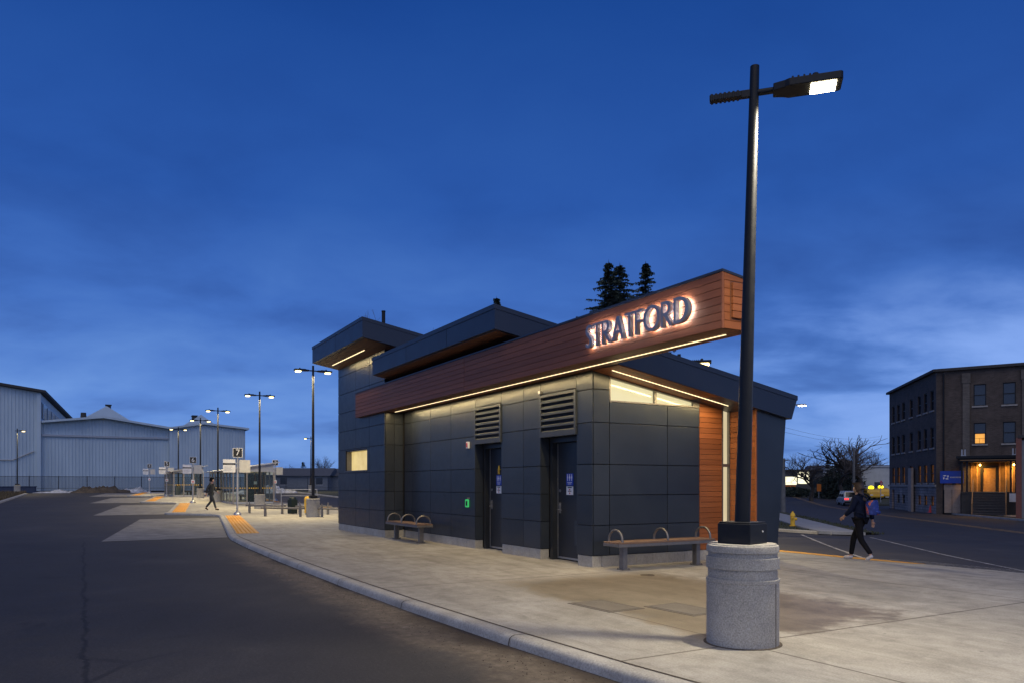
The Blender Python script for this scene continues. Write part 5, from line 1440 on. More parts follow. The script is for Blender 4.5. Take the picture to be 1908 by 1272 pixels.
amb = lambda k, a, c: M['win_dim'] if 1.5 < c < 2 else M['pane_dark']
sashes(pl, UL, hl, amb)
sashes(pl, UL, hb_[:-1], lambda k, a, c: M['win_dim'] if k > 1 else M['pane_dark'], False)
sashes(pc, UR, hr[:-1], lambda k, a, c: M['pane_dark'])
# the lit lower sash on the first floor
mb = MB(); mb.box(2.80, 3.46, .10, .137, 4.92, 5.70); o = place(mb.build('lit_sash', M['win_amber'], BB), pc, UR)
mb = MB(); mb.box(2.80, 3.46, .07, .095, 5.30, 5.32); mb.box(3.10, 3.12, .07, .095, 4.92, 5.30); mb.build('glazing_bar', M['black'], o)
# basement door on the far corner
mb = MB(); a, b_, c, d = hb_[-1]; mb.box(a+.05, b_-.05, .15, .18, c, d-.05); o = place(mb.build('door', M['black'], BB), pl, UL)
mb = MB(); mb.box(b_-.32, b_-.10, .12, .149, c+.2, d-.2); mb.build('door_light', M['win_amber'], o)
# cornice, pilasters, pipes, string course
mb = MB(); mb.box(-.25, 16.5, -.28, .1, TB, TB+.22); place(mb.build('cornice', M['roofing'], BB), pl, UL)
mb = MB(); mb.box(-.1, 12, -.28, .1, TB+.002, TB+.222); place(mb.build('cornice', M['roofing'], BB), pc, UR)
mb = MB()
mb.box(-.1, 16.3, -.10, -.003, 1.32, 1.50); place(mb.build('string_course', M['stone'], BB), pl, UL)
for a, b_ in ((1.92, 2.42), (6.0, 6.5)):
    mb = MB(); mb.box(a, b_, -.14, -.004, GB-.3, TB-.3); mb.box(a-.06, b_+.06, -.18, -.004, TB-1.1, TB-.31); place(mb.build('pilaster', M['brick_pale'], BB), pc, UR)
mb = MB(); mb.tube((.55, -.10, GB), (.55, -.10, TB-.2), .06, n=8); place(mb.build('downpipe', M['black'], BB), pc, UR)
mb = MB(); mb.prism([(0, .3, GB), (11.9, .3, GB), (11.9, 14, GB), (0, 14, GB)], (0, 0, TB-GB-.2)); 
# main volume behind the faces (flat roof)
v1 = pl + Vector((-UL.y, UL.x, 0))*.3 + UL*.1; v2 = pc + (Vector((-UL.y, UL.x, 0)) + Vector((-UR.y, UR.x, 0)))*.3; v3 = pc + UR*11.9 + Vector((-UR.y, UR.x, 0))*.3
v4 = v3 + (pl-pc)*.9
mb = MB(); mb.prism([(q.x, q.y, GB) for q in (v1, v2, v3, v4)], (0, 0, TB-GB-.05)); mb.build('roof_slab', M['backing'], BB)
# porch with lit timber lobby and steps
def PB(mb, name, mat, parent=BB): 
    o = mb.build(name, mat, parent)
    return place(o, pc, UR) if parent is BB else o
DK = .93
mb = MB(); mb.box(1.75, 5.75, -1.9, .0, 3.36, 3.62); mb.box(1.55, 5.9, -2.05, -.004, 3.621, 3.82); pr = PB(mb, 'porch_roof', M['black'])
mb = MB(); mb.box(1.9, 5.65, -1.72, -.15, 3.31, 3.359); mb.build('porch_ceiling', M['timber'], pr)
mb = MB(); mb.box(1.8, 5.72, -1.93, -1.91, 3.44, 3.50); mb.build('porch_trim', M['timber'], pr)
for x in (1.95, 2.30, 5.25, 5.60):
    mb = MB(); mb.box(x-.07, x+.07, -1.75, -1.61, DK, 3.36); PB(mb, 'porch_column', M['black'])
mb = MB(); mb.box(1.85, 5.7, -1.8, -.005, DK-.15, DK); PB(mb, 'porch_deck', M['roofing'])
for x0, x1 in ((1.9, 2.7), (4.98, 5.65)):
    mb = MB(); mb.box(x0, x1, -1.75, -1.6, GB-.2, DK-.15); PB(mb, 'porch_skirt', M['roofing'])
for k in range(9):
    z1 = DK - .02 - k*.205
    mb = MB(); mb.box(2.75, 4.93, -1.82-.26*(k+1), -1.82-.26*k+.002, z1-.06, z1); mb.box(2.77, 4.91, -1.86-.26*k, -1.83-.26*k, z1-.20, z1-.061); PB(mb, 'porch_step', M['step'])
for x in (2.72, 4.95):
    mb = MB(); mb.path([(x, -1.75, DK+.95), (x, -1.9, DK+.95), (x, -4.1, GB+.95)], .045, 6)
    mb.tube((x, -1.75, DK), (x, -1.75, DK+.95), .05, n=6); mb.tube((x, -4.1, GB), (x, -4.1, GB+.95), .05, n=6); PB(mb, 'stair_rail', M['timber'])
mb = MB(); mb.box(1.95, 3.2, -.06, -.005, DK, 3.30); mb.box(4.35, 5.62, -.06, -.005, DK, 3.30); mb.box(3.21, 4.34, -.06, -.005, 3.06, 3.30)
PB(mb, 'lobby_wall', M.setdefault('lobby', noisy('dark_lobby_boards', (0.10, 0.055, 0.02), (0.22, 0.12, 0.045), 2, 0.8, 0, 0)))
for x in (2.1, 2.55, 2.95, 4.5, 4.9, 5.35):
    mb = MB(); mb.box(x-.05, x+.05, -.13, -.062, DK, 3.3); PB(mb, 'lobby_stud', M['timber'])
mb = MB(); mb.box(3.34, 4.21, .06, .10, DK+.02, 3.02); do = PB(mb, 'door', M['timber'])
mb = MB(); mb.box(3.17, 3.335, -.12, .12, DK, 3.05); mb.box(4.215, 4.38, -.12, .12, DK, 3.05); mb.box(3.336, 4.214, -.12, -.062, 2.92, 3.05); mb.build('door_frame', M['black'], do)
mb = MB(); mb.tube((4.12, .03, DK+1.0), (4.12, .06, DK+1.0), .03, n=8); mb.build('handle', M['steel'], do)
for x in (3.15, 5.45):
    mb = MB(); mb.ball((x, -.28, 3.10), .07, .07, .09, 10, 6); PB(mb, 'porch_lamp', M['porchlamp'] if 'porchlamp' in M else M.setdefault('porchlamp', emit('porch_lamp_glow', (1.0, .62, .14), 14)))
    q = pc + UR*x + Vector((UR.y, -UR.x, 0))*.75
    lamp_light('porch_light', BB, (q.x, q.y, 3.15), 80, .2, (1.0, .52, .10), 170)
for x in (2.05, 5.5):
    mb = MB(); mb.box(x-.16, x-.06, -1.7, -1.6, 3.83, 4.35); mb.box(x+.06, x+.16, -1.7, -1.6, 3.83, 4.35); mb.box(x-.18, x+.18, -1.72, -1.58, 3.83, 3.9); PB(mb, 'roof_post', M['galv'])
# blue sign with a pinwheel mark and a line of pale lettering, boarded bay beneath
mb = MB(); mb.box(.32, 2.02, -.55, -.47, 1.62, 2.64); sg = PB(mb, 'wall_sign', M['blue'])
mb = MB()
for k in range(4):
    a = PI/2*k + .5; cx, cz = .74 + .17*math.cos(a), 2.12 + .15*math.sin(a); ux, uz = math.cos(a+.9), math.sin(a+.9)
    mb.prism([(cx-ux*.15, -.556, cz-uz*.12), (cx-ux*.02+uz*.07, -.556, cz-uz*.02-ux*.06), (cx+ux*.15, -.556, cz+uz*.12), (cx+ux*.02-uz*.07, -.556, cz+uz*.02+ux*.06)], (0, .004, 0))
mb.build('sign_mark', M['white'], sg)
mb = MB()
for k in range(9): mb.box(1.05+k*.10, 1.05+k*.10+.075, -.556, -.552, 2.06, 2.17)
mb.build('sign_lettering', M['galv'], sg)
mb = MB(); mb.box(.6, .68, -.47, -.004, 1.9, 1.98); mb.box(1.7, 1.78, -.47, -.004, 1.9, 1.98); mb.build('sign_bracket', M['black'], sg)
mb = MB(); mb.box(.62, 1.15, -.32, -.27, -.85, 1.05); mb.box(1.18, 1.78, -.32, -.27, -.85, 1.05); mb.box(.58, 1.82, -.30, -.26, 1.06, 1.5); PB(mb, 'boarded_bay', M['ply'])
mb = MB(); mb.box(5.15, 5.62, -1.86, -1.83, .15, .82); PB(mb, 'notice', M['white'])
mb = MB(); s_ = 16.3-6.95; mb.box(s_-.55, s_+.55, -.35, -.15, GB-.1, 3.05); place(mb.build('boarded_shaft', M['ply'], BB), pl, UL)
for o in BB.children: pass
rebase(BB, (pc.x, pc.y, GB))
# dark red post and grey shed at the right edge
t = thing('grey_shed', 'flat grey shed with dark red corner post at the right edge', 'shed')
a = Vector((*PX(1904, 52), 0)); 
mb = MB(); mb.box(.0, 9, 0, 5, -.2, 5.4)
mb.build('wall', M['corr2'] if 'corr2' in M else M.setdefault('corr2', noisy('grey_siding', (0.14, 0.15, 0.16), (0.20, 0.21, 0.22), 2, 0.8, 0, 0)), t)
mb = MB(); mb.box(-.34, -.01, -.15, .3, -.2, 5.55); mb.build('corner_post', M['red_brown'], t)
mb = MB(); mb.box(-.2, 9.1, -.2, 5.1, 5.56, 5.75); mb.build('roof', M['roofing'], t)
mb = MB(); mb.box(3.2, 4.2, -.04, -.005, 0, 2.1); mb.build('door', M['door'], t)
put(t, a.x, a.y, math.atan2(UR.y, UR.x))

# ================================================================== SMALL THINGS ON THE STREET
t = thing('fire_hydrant', 'yellow fire hydrant on the verge beside the path', 'hydrant')
mb = MB(); mb.lathe([(.16, 0), (.16, .04), (.115, .05), (.115, .50), (.135, .51), (.135, .54), (.12, .56), (.10, .64), (.05, .70), (.035, .71), (.035, .76), (.0, .76)], n=20); mb.build('body', M['yellow'], t, smooth=40)
for s in (-1, 1):
    mb = MB(); mb.tube((0, s*.10, .42), (0, s*.20, .42), .055, n=12); mb.tube((0, s*.20, .42), (0, s*.23, .42), .03, n=6); mb.build('outlet', M['yellow'], t, smooth=40)
mb = MB(); mb.tube((.10, 0, .36), (.21, 0, .36), .075, n=12); mb.build('outlet', M['yellow'], t, smooth=40)
put(t, *PX(1477, 38), .6)
t = thing('traffic_cone', 'small bright red cone on the pavement before the brick building', 'cone')
mb = MB(); mb.lathe([(.15, .03), (.04, .62), (.0, .62)], n=16); mb.build('cone', M['red'], t, smooth=40)
mb = MB(); mb.box(-.2, .2, -.2, .2, 0, .03); mb.build('foot', M['red'], t)
put(t, *ST(24.4, 55.5), 0); 
x_, y_ = PX(1733.5, 65); put(t, x_, y_, .3)
def pole(name, label, cat, px, d, h, r=.14, mat='bark'):
    t = thing(name, label, cat); mb = MB(); mb.tube((0,0,-.2), (0,0,h), r, r*.75, 12); mb.build('pole', M[mat], t, smooth=40)
    put(t, *PX(px, d)); return t
t = pole('utility_pole', 'tall grey utility pole among the bare trees by the street', 'utility pole', 1591, 93, 6.6, .17, 'pole_grey' if 'pole_grey' in M else (M.setdefault('pole_grey', noisy('grey_timber', (0.10, 0.10, 0.10), (0.16, 0.16, 0.16), 4, 0.9, 0, 0)) and 'pole_grey'))
t2 = pole('utility_pole', 'thick grey utility pole beside the station fin, across the path', 'utility pole', 1459, 62, 4.4, .22, 'pole_grey')
for k, z in enumerate((3.6, 4.2)):
    mb = MB(); mb.box(-.5, .5, -.05, .05, z, z+.08); mb.build('crossarm', M['pole_grey'], t2)
# overhead wires
mb = MB()
for k in range(2):
    a = Vector((*PX(1448, 70), 7.0-.45*k)); b_ = Vector((*PX(1640, 120), 9.2-.4*k)); pts = []
    for i in range(15):
        s = i/14; p = a.lerp(b_, s); p.z -= 1.6*math.sin(PI*s)*.5; pts.append(p)
    mb.path(pts, .012, 4)
o = mb.build('overhead_wires', M['black']); tag(o, 'thin sagging overhead wires crossing the sky above the street', 'wires')
# stop sign
t = thing('stop_sign', 'small red octagonal stop sign before the white building', 'road sign')
mb = MB(); mb.tube((0,0,0), (0,0,2.75), .04, n=8); mb.build('post', M['galv'], t)
mb = MB(); mb.prism([(.05, .40*math.cos(PI/8+PI/4*k), 2.35+.40*math.sin(PI/8+PI/4*k)) for k in range(8)], (.02, 0, 0)); so_ = mb.build('plate', M['red'], t)
text_obj('lettering', 'STOP', .24, M['white'], so_, Matrix.Translation((.075, 0, 2.35)) @ FACE_X)
put(t, *PX(1641, 93), math.radians(15))
t = thing('road_sign', 'small orange work sign on the verge across the street', 'road sign')
mb = MB(); mb.box(.0, .03, -.42, .42, .9, 1.9); mb.build('plate', M['orange'], t)
mb = MB(); mb.tube((-.03,0,0), (-.03,0,1.8), .035, n=8); mb.build('post', M['galv'], t)
put(t, *PX(1526, 103), math.radians(0))
# low shop with lit signs
t = thing('shop_building', 'low dark shop with bright lit panels at the end of the street', 'shop')
mb = MB(); mb.box(-9, 5, 0, 9, 0, 3.5); mb.build('wall', M['wall_shop'] if 'wall_shop' in M else M.setdefault('wall_shop', noisy('dark_siding', (0.05, 0.055, 0.065), (0.07, 0.075, 0.085), 2, 0.8, 0, 0)), t)
mb = MB(); mb.box(-9.3, 5.3, -.3, 9.3, 3.501, 3.75); mb.build('roof', M['roofing'], t)
for a, b_, z0, z1 in ((-3.5, -2.8, 1.5, 3.35), (-2.6, -.15, 1.35, 2.6), (.05, 1.8, 1.5, 3.35)):
    mb = MB(); mb.box(a, b_, -.06, -.01, z0, z1); mb.build('lit_panel', M['shop'], t)
mb = MB(); mb.box(.45, .95, -.075, -.062, 2.5, 3.2); mb.box(.9, 1.5, -.075, -.062, 2.1, 2.5); mb.build('panel_mark', M['green'], t)
mb = MB(); mb.box(-2.4, -.3, -.06, -.01, .95, 1.25); mb.build('panel_strip', M['orange'], t)
for a in (2.2, 3.6):
    mb = MB(); mb.box(a, a+1.2, -.05, -.01, .9, 2.6); mb.build('window', M['pane_dark'], t)
mb = MB(); mb.box(-6, -5, -.05, -.01, 0, 2.2); mb.build('door', M['door'], t)
put(t, *PX(1486, 118), math.radians(60.2))
# pale flat-roofed building behind the trees
t = thing('white_building', 'pale flat-roofed building beside the brick building', 'building')
mb = MB(); mb.box(-2.9, 4.2, 0, 10, 0, 4.35); mb.build('wall', M['palewall'] if 'palewall' in M else M.setdefault('palewall', noisy('pale_render', (0.36, 0.38, 0.40), (0.46, 0.48, 0.50), 1.5, 0.85, 0, 0)), t)
mb = MB(); mb.box(-3.05, 4.35, -.15, 10.1, 4.351, 4.55); mb.build('parapet', M['galv'], t)
mb = MB(); mb.box(-2.6, -1.7, -.05, -.01, 0, 2.1); mb.build('door', M['door'], t)
mb = MB(); mb.box(.4, 1.6, -.05, -.01, 1.0, 2.2); mb.build('window', M['pane_dark'], t)
put(t, *PX(1624, 108), math.radians(60.2))
for lb, px, d, w_, h, rz, mt in (('dark gabled house behind the bare trees', 1560, 128, 9, 2.8, 55, 'wall_dim'), ('dark gabled house behind the brick building corner', 1634, 140, 9, 3.0, 50, 'wall_dim')):
    bungalow(lb, *PX(px, d), w_, 8, h, math.radians(rz), 1.7)
# trees
TG = 'bare trees along the street'
bare_tree('spreading bare tree in front of the lit shop', *PX(1512, 96), 6.4, .85, 41, 6, group=TG, fork=.20, wide=1.35)
bare_tree('tall bare tree just left of the utility pole', *PX(1577, 100), 8.0, .78, 43, 6, group=TG, fork=.22, wide=1.35)
bare_tree('tallest bare tree right of the utility pole', *PX(1607, 102), 9.2, .80, 47, 5, group=TG, lean=.1, fork=.2, wide=1.5)
bare_tree('low bare tree close to the brick building', *PX(1642, 118), 6.6, .72, 44, 6, group=TG, fork=.2, wide=1.35)
spruce('dark little spruce between the bare street trees', *PX(1543, 104), 5.6, 1.9, 45, None, 'needle_dark')
def bush(label, px, d, rx, ry, h, seed):
    rnd = random.Random(seed); mb = MB(); tr = MB()
    for _ in range(4200):
        a = rnd.uniform(0, 2*PI); u = rnd.random()**.6; z = h*rnd.random()**.8; k = math.sqrt(max(0, 1-(z/h)**2))
        p = Vector((rx*u*k*math.cos(a), ry*u*k*math.sin(a), z)) ; d1 = Vector((rnd.gauss(0,1), rnd.gauss(0,1), rnd.gauss(0,1)))*.16; d2 = Vector((rnd.gauss(0,1), rnd.gauss(0,1), rnd.gauss(0,1)))*.16
        mb.add([p, p+d1, p+d2], [(0,1,2)])
    for _ in range(50):
        a = rnd.uniform(0, 2*PI); tr.tube((rx*.3*math.cos(a), ry*.3*math.sin(a), 0), (rx*.8*math.cos(a), ry*.8*math.sin(a), h*rnd.uniform(.5, .9)), .03, .008, 3, caps=False)
    t = thing('shrub', label, 'shrub'); mb.build('foliage', M['needle_dark'], t); tr.build('stems', M['bark'], t); put(t, *PX(px, d))
bush('dark overgrown shrub mass below the tall bare tree', 1574, 108, 3.4, 2.6, 5.2, 1)
bush('dark shrub right of the lit shop', 1550, 104, 2.4, 1.8, 3.4, 2)
bush('low dark hedge below the lit panels', 1478, 108, 4.2, 1.2, 1.1, 3)

# ================================================================== CARS
def car(name, label, cat, body, L_=4.5, w_=1.82, h=1.68, suv=True, dome=False, group=None):
    """front towards +x"""
    t = thing(name, label, cat, group); H = w_/2
    low = [(-L_/2, .32), (-L_/2-.02, .62), (-L_/2+.05, .95), (L_/2-1.15, .98), (L_/2-.25, .82), (L_/2, .60), (L_/2-.02, .32)]
    mb = MB(); mb.prism([(x, -H, z) for x, z in low], (0, w_, 0)); mb.build('body', body, t, bevel=.06)
    cab = [(-L_/2+.08, .95), (-L_/2+.42 if suv else -L_/2+.9, h-.06), (-L_/2+.75 if suv else -L_/2+1.1, h), (.35, h), (.75, h-.12), (L_/2-1.2, .97)]
    i_ = .12; n = len(cab); vs = []
    for s in (-1, 1):
        for x, z in cab: vs.append((x, s*(H-.02 - i_*clamp((z-.95)/(h-.95), 0, 1)), z))
    fs = [tuple(range(n)), tuple(reversed(range(n, 2*n)))] + [((i+1) % n, i, i+n, (i+1) % n+n) for i in range(n)]
    mb = MB(); mb.add(vs, fs); mb.build('cabin', body, t, bevel=.03)
    for s in (-1, 1):
        mb = MB()
        for x0, x1, s0, s1 in ((-L_/2+.55, -.35, .2, .0), (-.25, .75, .0, .42)):
            zz0, zz1 = 1.02, h-.16; y0 = s*(H-.02-i_*.1)+s*.006; y1 = s*(H-.02-i_*.86)+s*.006
            mb.add([(x0, y0, zz0), (x1+s1*.3, y0, zz0), (x1-s1*.5, y1, zz1), (x0+s0, y1, zz1)], [(0,1,2,3) if s < 0 else (3,2,1,0)])
        mb.build('side_window', M['carglass'], t)
    x0, z0, x1, z1 = cab[0][0], .99, cab[1][0], cab[1][1]-.03
    mb = MB(); mb.add([(x0-.012+.02, -H+.16, z0+.04), (x0-.012+.02, H-.16, z0+.04), (x1-.012, H-.22, z1), (x1-.012, -H+.22, z1)], [(3,2,1,0)]); mb.build('rear_window', M['carglass'], t)
    for sx in (-1, 1):
        for s in (-1, 1):
            mb = MB(); mb.lathe([(.10, -.10), (.30, -.11), (.335, -.08), (.335, .08), (.30, .11), (.10, .10)], n=20); mb.xform(Matrix.Translation((sx*(L_/2-.85), s*(H-.10), .335)) @ Matrix.Rotation(PI/2, 4, 'X')); wo = mb.build('wheel', M['tyre'], t, smooth=40)
            mb = MB(); mb.lathe([(.001, -.112), (.20, -.113), (.20, .113), (.001, .112)], n=14); mb.xform(Matrix.Translation((sx*(L_/2-.85), s*(H-.10), .335)) @ Matrix.Rotation(PI/2, 4, 'X')); mb.build('rim', M['steel'], wo)
    for s in (-1, 1):
        mb = MB(); mb.box(-L_/2-.035, -L_/2-.005, min(s*H*.95, s*H*.50), max(s*H*.95, s*H*.50), .70, .86); mb.build('tail_light', M['tail'] if name == 'parked_car' or suv else M['red'], t, bevel=.01)
        mb = MB(); mb.box(L_/2-.06, L_/2+.012, min(s*H*.95, s*H*.55), max(s*H*.95, s*H*.55), .58, .70); mb.build('headlight', M['white'], t)
    mb = MB(); mb.box(-L_/2-.05, -L_/2+.1, -H+.02, H-.02, .34, .52); mb.build('bumper', M['black'], t, bevel=.02)
    mb = MB(); mb.box(-L_/2-.03, -L_/2-.018, -.26, .26, .66, .78); mb.build('number_plate', M['white'], t)
    if dome:
        mb = MB(); mb.ball((-.2, 0, h+.16), .36, .36, .26, 14, 8); mb.build('roof_dome', M['dome'], t, smooth=60)
    return t
silver = noisy('silver_paint', (0.40, 0.40, 0.42), (0.46, 0.46, 0.48), 3, 0.3, 0.5, 0)
t = car('suv', 'silver suv with red tail lights driving away up the street', 'car', silver); SD = Vector((*[a-b_ for a, b_ in zip(ST(0, 1), ST(0, 0))], 0))
put(t, *PX(1581, 87), math.atan2(SD.y, SD.x), dz=ROAD)
yel = noisy('yellow_car_paint', (0.55, 0.30, 0.02), (0.62, 0.36, 0.03), 3, 0.35, 0, 0)
c1_ = car('taxi', 'yellow taxi with a bright roof dome, left of the pair', 'taxi', yel, 4.3, 1.75, 1.45, False, True, 'yellow taxis by the pale building')
put(c1_, *PX(1624, 101), math.radians(-38))
put(copy_tree(c1_), *PX(1642, 105), math.radians(-38), 'yellow taxi with a bright roof dome, nearer the stop sign')

# ================================================================== PEOPLE
def skin(name, pts, edges, mat, parent, root=0, sub=2):
    me = bpy.data.meshes.new(name); me.from_pydata([p[:3] for p in pts], edges, [])
    o = bpy.data.objects.new(name, me); COL.objects.link(o)
    bm = bmesh.new(); bm.from_mesh(me); ly = bm.verts.layers.skin.verify(); bm.verts.ensure_lookup_table()
    for v, p in zip(bm.verts, pts):
        r = p[3]; v[ly].radius = r if isinstance(r, tuple) else (r, r)
    bm.verts[root][ly].use_root = True
    bm.to_mesh(me); bm.free()
    s = o.modifiers.new('skin', 'SKIN'); s.use_smooth_shade = True
    u = o.modifiers.new('sub', 'SUBSURF'); u.levels = sub; u.render_levels = sub
    dg = bpy.context.evaluated_depsgraph_get(); m2 = bpy.data.meshes.new_from_object(o.evaluated_get(dg)); bpy.data.objects.remove(o)
    m2.materials.clear(); m2.materials.append(mat); m2.polygons.foreach_set('use_smooth', [True]*len(m2.polygons))
    o = bpy.data.objects.new(name, m2); COL.objects.link(o); o.parent = parent; return o
def person(label, P, cols, hair_long=False, cat='person'):
    """P: joints in a frame facing +Y, 1.70 m tall"""
    t = thing('person', label, cat)
    V = lambda k: Vector(P[k])
    pts, ed = [], []
    def chain(start, items):
        prev = start
        for p, r in items:
            pts.append((*p, r)); i = len(pts)-1
            if prev is not None: ed.append((prev, i))
            prev = i
        return prev
    pel = chain(None, [(V('pelvis'), (.145, .10))]); wai = chain(pel, [(V('waist'), (.125, .09))]); che = chain(wai, [(V('chest'), (.145, .105))]); nk = chain(che, [(V('neckbase'), (.075, .065))])
    h0 = chain(nk, [(V('neck'), .052), (V('head')+Vector((0,0,-.065)), (.066, .075)), (V('head'), (.077, .092)), (V('head')+Vector((0,-.005,.07)), (.068, .08))])
    hd = h0-1
    fwd = (V('nose')-V('head')).normalized()
    chain(hd, [(V('head')+fwd*.088+Vector((0,0,-.01)), .014), (V('head')+fwd*.108+Vector((0,0,-.018)), .010)])
    for s in ('L', 'R'):
        e = chain(nk, [(V('sho'+s), .055), (V('elb'+s), .040), (V('wri'+s), .026)])
        d = (V('wri'+s)-V('elb'+s)).normalized(); side = d.cross(Vector((1,0,0))).normalized() if abs(d.x) < .9 else Vector((0,1,0))
        pm = chain(e, [(V('wri'+s)+d*.055, (.034, .020))])
        for k in range(4):
            b_ = V('wri'+s)+d*.085+side*(.024-.016*k); ln = (.058, .068, .064, .050)[k]
            chain(pm, [(b_, .010), (b_+d*ln*.55+Vector((-.006 if s == 'R' else .006,0,0)), .009), (b_+d*ln+Vector((-.018 if s == 'R' else .018,0,0)), .0075)])
        b_ = V('wri'+s)+d*.04+side*.035; chain(pm, [(b_, .011), (b_+d*.035+side*.012, .010)])
        k = chain(pel, [(V('hip'+s), .085), (V('kne'+s), .055), (V('ank'+s), .036)])
        chain(k, [(V('toe'+s), .030)])
    skin('body', pts, ed, M['skin'], t)
    # jacket and trousers follow the same joints, a little fuller
    pts, ed = [], []
    a = chain(None, [(V('chest'), (.175, .135))]); chain(a, [(V('waist'), (.16, .125)), (V('pelvis')+Vector((0,0,-.06)), (.170, .14))]); n_ = chain(a, [(V('neckbase')+Vector((0,0,-.015)), (.115, .09))]); chain(n_, [(V('neck')+Vector((0,0,-.02)), .070)])
    for s in ('L', 'R'): chain(n_, [(V('sho'+s), .078), (V('elb'+s), .062), (V('wri'+s).lerp(V('elb'+s), .08), .046)])
    skin('jacket', pts, ed, cols[0], t)
    pts, ed = [], []
    a = chain(None, [(V('pelvis')+Vector((0,0,.03)), (.135, .10))])
    for s in ('L', 'R'): chain(a, [(V('hip'+s), .098), (V('kne'+s), .070), (V('ank'+s)+Vector((0,0,.02)), .052)])
    skin('trousers', pts, ed, cols[1], t)
    for s in ('L', 'R'):
        a, b_ = V('ank'+s), V('toe'+s); d = (b_-a)
        skin('shoe', [(*(a+Vector((0,0,-.015))-d*.22), (.045, .045)), (*(a.lerp(b_, .4)+Vector((0,0,-.02))), (.048, .042)), (*(b_+d*.10), (.042, .028))], [(0,1),(1,2)], cols[2], t, 1)
    hp = [(*(V('head')+Vector((0,0,.045))-fwd*.02), (.088, .10)), (*(V('head')+Vector((0,0,.10))-fwd*.015), (.06, .07)), (*(V('head')-fwd*.055+Vector((0,0,-.03))), (.078, .062))]
    he = [(0,1),(0,2)]
    if hair_long: hp += [(*(V('head')-fwd*.075+Vector((0,0,-.13))), (.085, .05)), (*(V('neckbase')-fwd*.11+Vector((0,0,-.06))), (.075, .04)), (*(V('chest')-fwd*.15+Vector((0,0,.02))), (.04, .02))]; he += [(2,3),(3,4),(4,5)]
    skin('hair', hp, he, cols[3], t)
    return t
walk = dict(pelvis=(0,0,.93), waist=(0,.01,1.07), chest=(0,.02,1.27), neckbase=(0,.03,1.41), neck=(0,.045,1.475), head=(0,.07,1.585), nose=(0,.17,1.57),
    shoL=(-.165,.02,1.375), shoR=(.165,.02,1.375), elbL=(-.22,.10,1.12), elbR=(.22,-.12,1.12), wriL=(-.19,.27,.98), wriR=(.21,-.16,.88),
    hipL=(-.085,0,.89), hipR=(.085,0,.89), kneL=(-.08,-.04,.48), kneR=(.085,.20,.50), ankL=(-.08,-.28,.14), ankR=(.085,.26,.085), toeL=(-.08,-.17,.045), toeR=(.09,.42,.05))
navy = noisy('navy_jacket', (0.006, 0.009, 0.024), (0.010, 0.015, 0.036), 10, 0.85, 0, 0.2, spec=0.1)
legg = noisy('black_leggings', (0.006, 0.006, 0.008), (0.010, 0.010, 0.013), 10, 0.85, 0, 0.1, spec=0.1)
shoe = noisy('pale_shoes', (0.42, 0.40, 0.42), (0.55, 0.53, 0.55), 10, 0.6, 0, 0)
hair = noisy('brown_hair', (0.035, 0.020, 0.012), (0.065, 0.038, 0.022), 20, 0.6, 0, 0.3, stretch=(6,6,1))
p1 = person('person in dark jacket and leggings with long brown hair, walking by the yellow kerb', walk, (navy, legg, shoe, hair), True)
p1.scale = (.92,)*3
px_, py_ = -9.75, 13.7
face = math.radians(180+8) - PI/2          # walking away and to the left
p1.location = (px_, py_, G(px_, py_)+.005); p1.rotation_euler = (0, 0, face)
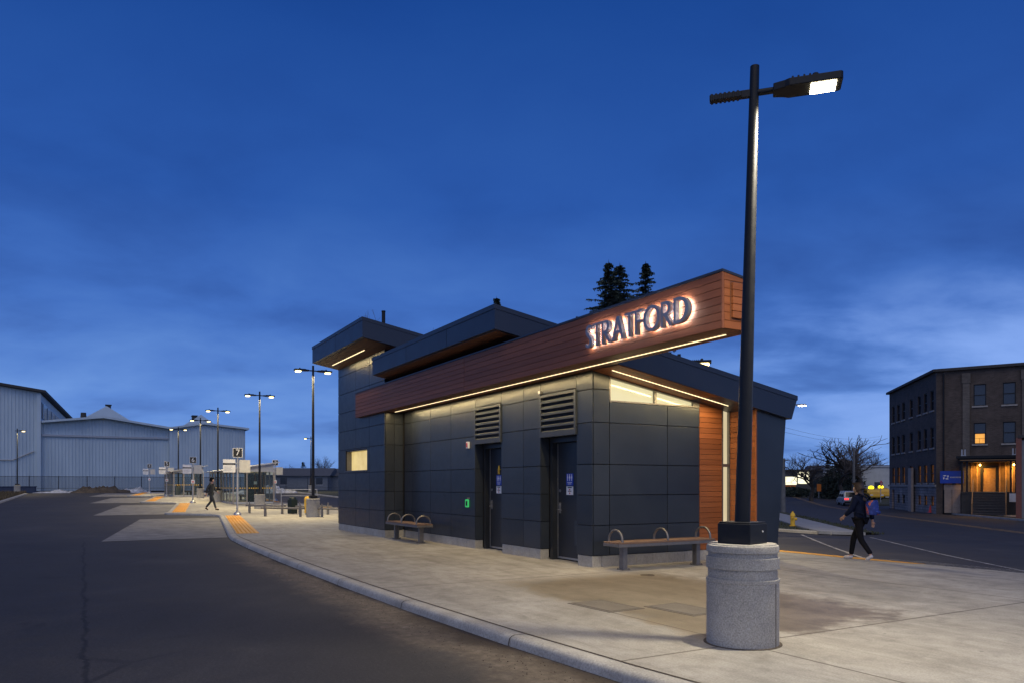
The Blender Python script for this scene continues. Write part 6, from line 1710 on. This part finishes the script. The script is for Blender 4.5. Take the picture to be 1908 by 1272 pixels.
# backpack with patterned panels
bp = thing('backpack', 'bulky blue backpack with orange and red pattern worn by the walking person', 'backpack')
m, nt, b = new_mat('patterned_pack'); v = coords(nt)
n_ = noise_node(nt, v, 6.5, 2, .5, 1.2); c_ = ramp(nt, n_, [(0.40, (0.012, 0.026, 0.16)), (0.55, (0.02, 0.05, 0.26)), (0.585, (0.42, 0.09, 0.04)), (0.64, (0.42, 0.09, 0.04)), (0.67, (0.015, 0.03, 0.15))])
L(nt, c_, b.inputs['Base Color']); b.inputs['Roughness'].default_value = .75
skin('pack_body', [(0,-.25,1.33,(.13,.10)), (0,-.28,1.18,(.165,.135)), (0,-.27,1.02,(.17,.13))], [(0,1),(1,2)], m, bp, 1)
skin('front_pocket', [(0,-.385,1.13,(.10,.05)), (0,-.385,1.03,(.11,.055))], [(0,1)], m, bp, 0)
for s in (-1, 1):
    mb = MB(); mb.path([(s*.10,-.17,1.40), (s*.11,-.04,1.475), (s*.115,.10,1.42), (s*.125,.165,1.27), (s*.15,.10,1.10), (s*.14,-.15,1.03)], .020, 6); mb.build('strap', navy, bp, smooth=60)
bp.location = p1.location; bp.rotation_euler = p1.rotation_euler; bp.scale = (.92,)*3
# walker on the platform
grey = noisy('dark_coat', (0.022, 0.024, 0.026), (0.034, 0.036, 0.038), 10, 0.85, 0, 0.2)
w2 = dict(walk); w2.update(kneL=(-.08,-.02,.48), kneR=(.085,.18,.50), ankL=(-.08,-.30,.13), ankR=(.085,.30,.085), toeL=(-.08,-.19,.04), toeR=(.09,.46,.05))
p2 = person('person in dark coat striding across the platform before the near shelter', w2, (grey, grey, legg, legg))
x_, y_ = PX(393, 42.3); p2.location = (x_, y_, G(x_, y_)+.005); p2.rotation_euler = (0, 0, math.atan2(CD, CL) - PI/2); p2.scale = (1.06,)*3
# seated person in the shelter
sit = dict(pelvis=(0,0,.52), waist=(0,.03,.66), chest=(0,.10,.85), neckbase=(0,.16,.98), neck=(0,.19,1.04), head=(0,.24,1.14), nose=(0,.33,1.09),
    shoL=(-.165,.14,.95), shoR=(.165,.14,.95), elbL=(-.22,.22,.72), elbR=(.22,.22,.72), wriL=(-.10,.40,.68), wriR=(.10,.40,.68),
    hipL=(-.09,.03,.52), hipR=(.09,.03,.52), kneL=(-.10,.44,.50), kneR=(.10,.44,.50), ankL=(-.10,.40,.085), ankR=(.10,.40,.085), toeL=(-.10,.56,.045), toeR=(.10,.56,.045))
tan = noisy('tan_hood', (0.36, 0.20, 0.11), (0.44, 0.26, 0.15), 10, .8, 0, 0)
p3 = person('person in dark blue jacket seated in the near shelter, leaning forward', sit, (navy, legg, legg, tan))
p3.location = (-57.5, 11.15, G(-57.5, 11.15)); p3.rotation_euler = (0, 0, PI)
